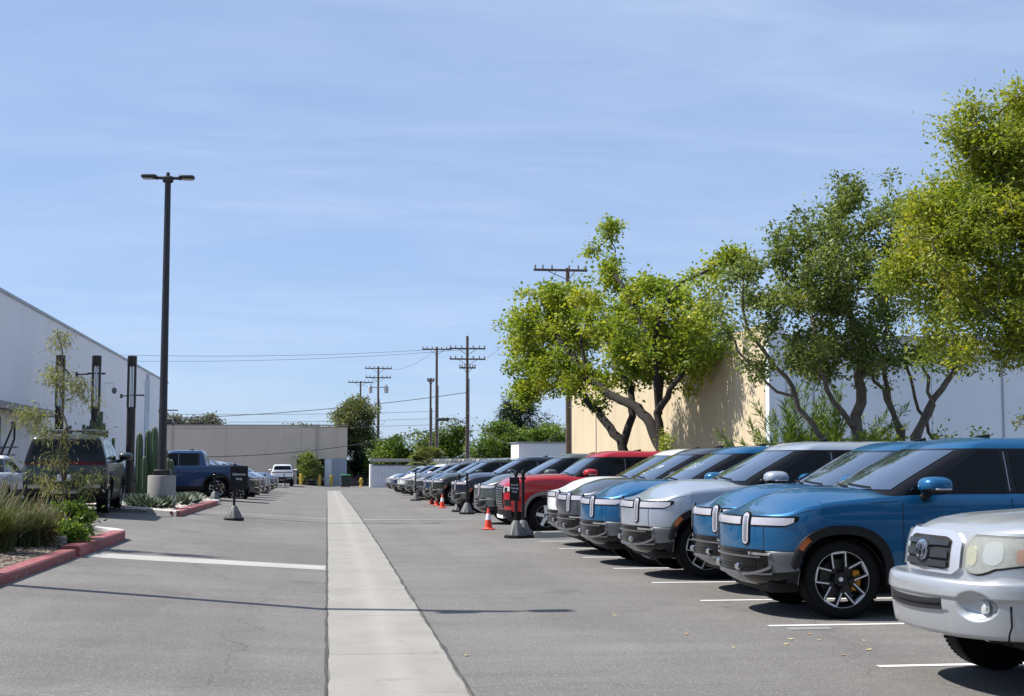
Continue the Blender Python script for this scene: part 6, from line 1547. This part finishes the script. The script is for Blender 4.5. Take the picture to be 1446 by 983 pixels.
# ================================================================== camera, sun, sky
cam = bpy.data.cameras.new('camera'); co = bpy.data.objects.new('camera', cam); COL.objects.link(co)
cam.sensor_width = 36; cam.lens = 36*1960/1446; cam.clip_start = .1; cam.clip_end = 4000
co.location = (0, 0, 1.65); co.rotation_euler = (R(90+4.7104), 0, R(-7.5597)); S.camera = co
EL = 54.0; SUN = Vector((-1, .245, 0)).normalized()*math.cos(R(EL)) + Vector((0, 0, math.sin(R(EL))))
sl = bpy.data.lights.new('sun', 'SUN'); sl.energy = 5.0; sl.angle = R(.53); sl.color = (1, .955, .88)
so = bpy.data.objects.new('sun', sl); COL.objects.link(so); so.rotation_euler = SUN.to_track_quat('Z', 'Y').to_euler(); so.location = (-30, 10, 40)
w = bpy.data.worlds.new('World'); S.world = w; w.use_nodes = True; n, l = w.node_tree.nodes, w.node_tree.links
bg = n['Background']; sk = n.new('ShaderNodeTexSky'); sk.sky_type = 'NISHITA'; sk.sun_disc = False
sk.sun_elevation = R(EL); sk.sun_rotation = math.atan2(SUN.x, SUN.y); sk.air_density = 0.75; sk.dust_density = .5; sk.ozone_density = 4.5; sk.altitude = 50
# thin streaks of high cloud
tc = n.new('ShaderNodeTexCoord'); P = tc.outputs['Generated']
sx = n.new('ShaderNodeSeparateXYZ'); l.new(P, sx.inputs[0])
zz = n.new('ShaderNodeMath'); zz.operation = 'ADD'; zz.inputs[1].default_value = .12; l.new(sx.outputs[2], zz.inputs[0])
dx = n.new('ShaderNodeMath'); dx.operation = 'DIVIDE'; l.new(sx.outputs[0], dx.inputs[0]); l.new(zz.outputs[0], dx.inputs[1])
dy = n.new('ShaderNodeMath'); dy.operation = 'DIVIDE'; l.new(sx.outputs[1], dy.inputs[0]); l.new(zz.outputs[0], dy.inputs[1])
cb = n.new('ShaderNodeCombineXYZ'); l.new(dx.outputs[0], cb.inputs[0]); l.new(dy.outputs[0], cb.inputs[1])
mp = n.new('ShaderNodeMapping'); mp.inputs['Rotation'].default_value = (0, 0, .6); mp.inputs['Scale'].default_value = (.7, 1.6, 1); l.new(cb.outputs[0], mp.inputs[0])
c1 = noise(n, l, mp.outputs[0], 1.1, 7, .58, .5); c2 = noise(n, l, mp.outputs[0], 3.6, 6, .6, .8)
a = ramp(n, l, c1, .36, .74, .04, .52); b_ = ramp(n, l, c2, .35, .75, .45, 1)
mm = n.new('ShaderNodeMath'); mm.operation = 'MULTIPLY'; l.new(a, mm.inputs[0]); l.new(b_, mm.inputs[1])
veil = mixcol(n, l, .55, sk.outputs[0], (2.95, 4.05, 6.25))             # even high haze
col = mixcol(n, l, mm.outputs[0], veil, (4.7, 5.5, 7.0))                # cirrus streaks
l.new(col, bg.inputs[0]); bg.inputs[1].default_value = .10
S.view_settings.view_transform = 'Standard'; S.view_settings.look = 'None'; S.view_settings.exposure = 0.58; S.view_settings.gamma = 1.0
S.view_settings.use_curve_mapping = False
S.cycles.use_denoising = True; S.cycles.max_bounces = 8; S.cycles.transparent_max_bounces = 8
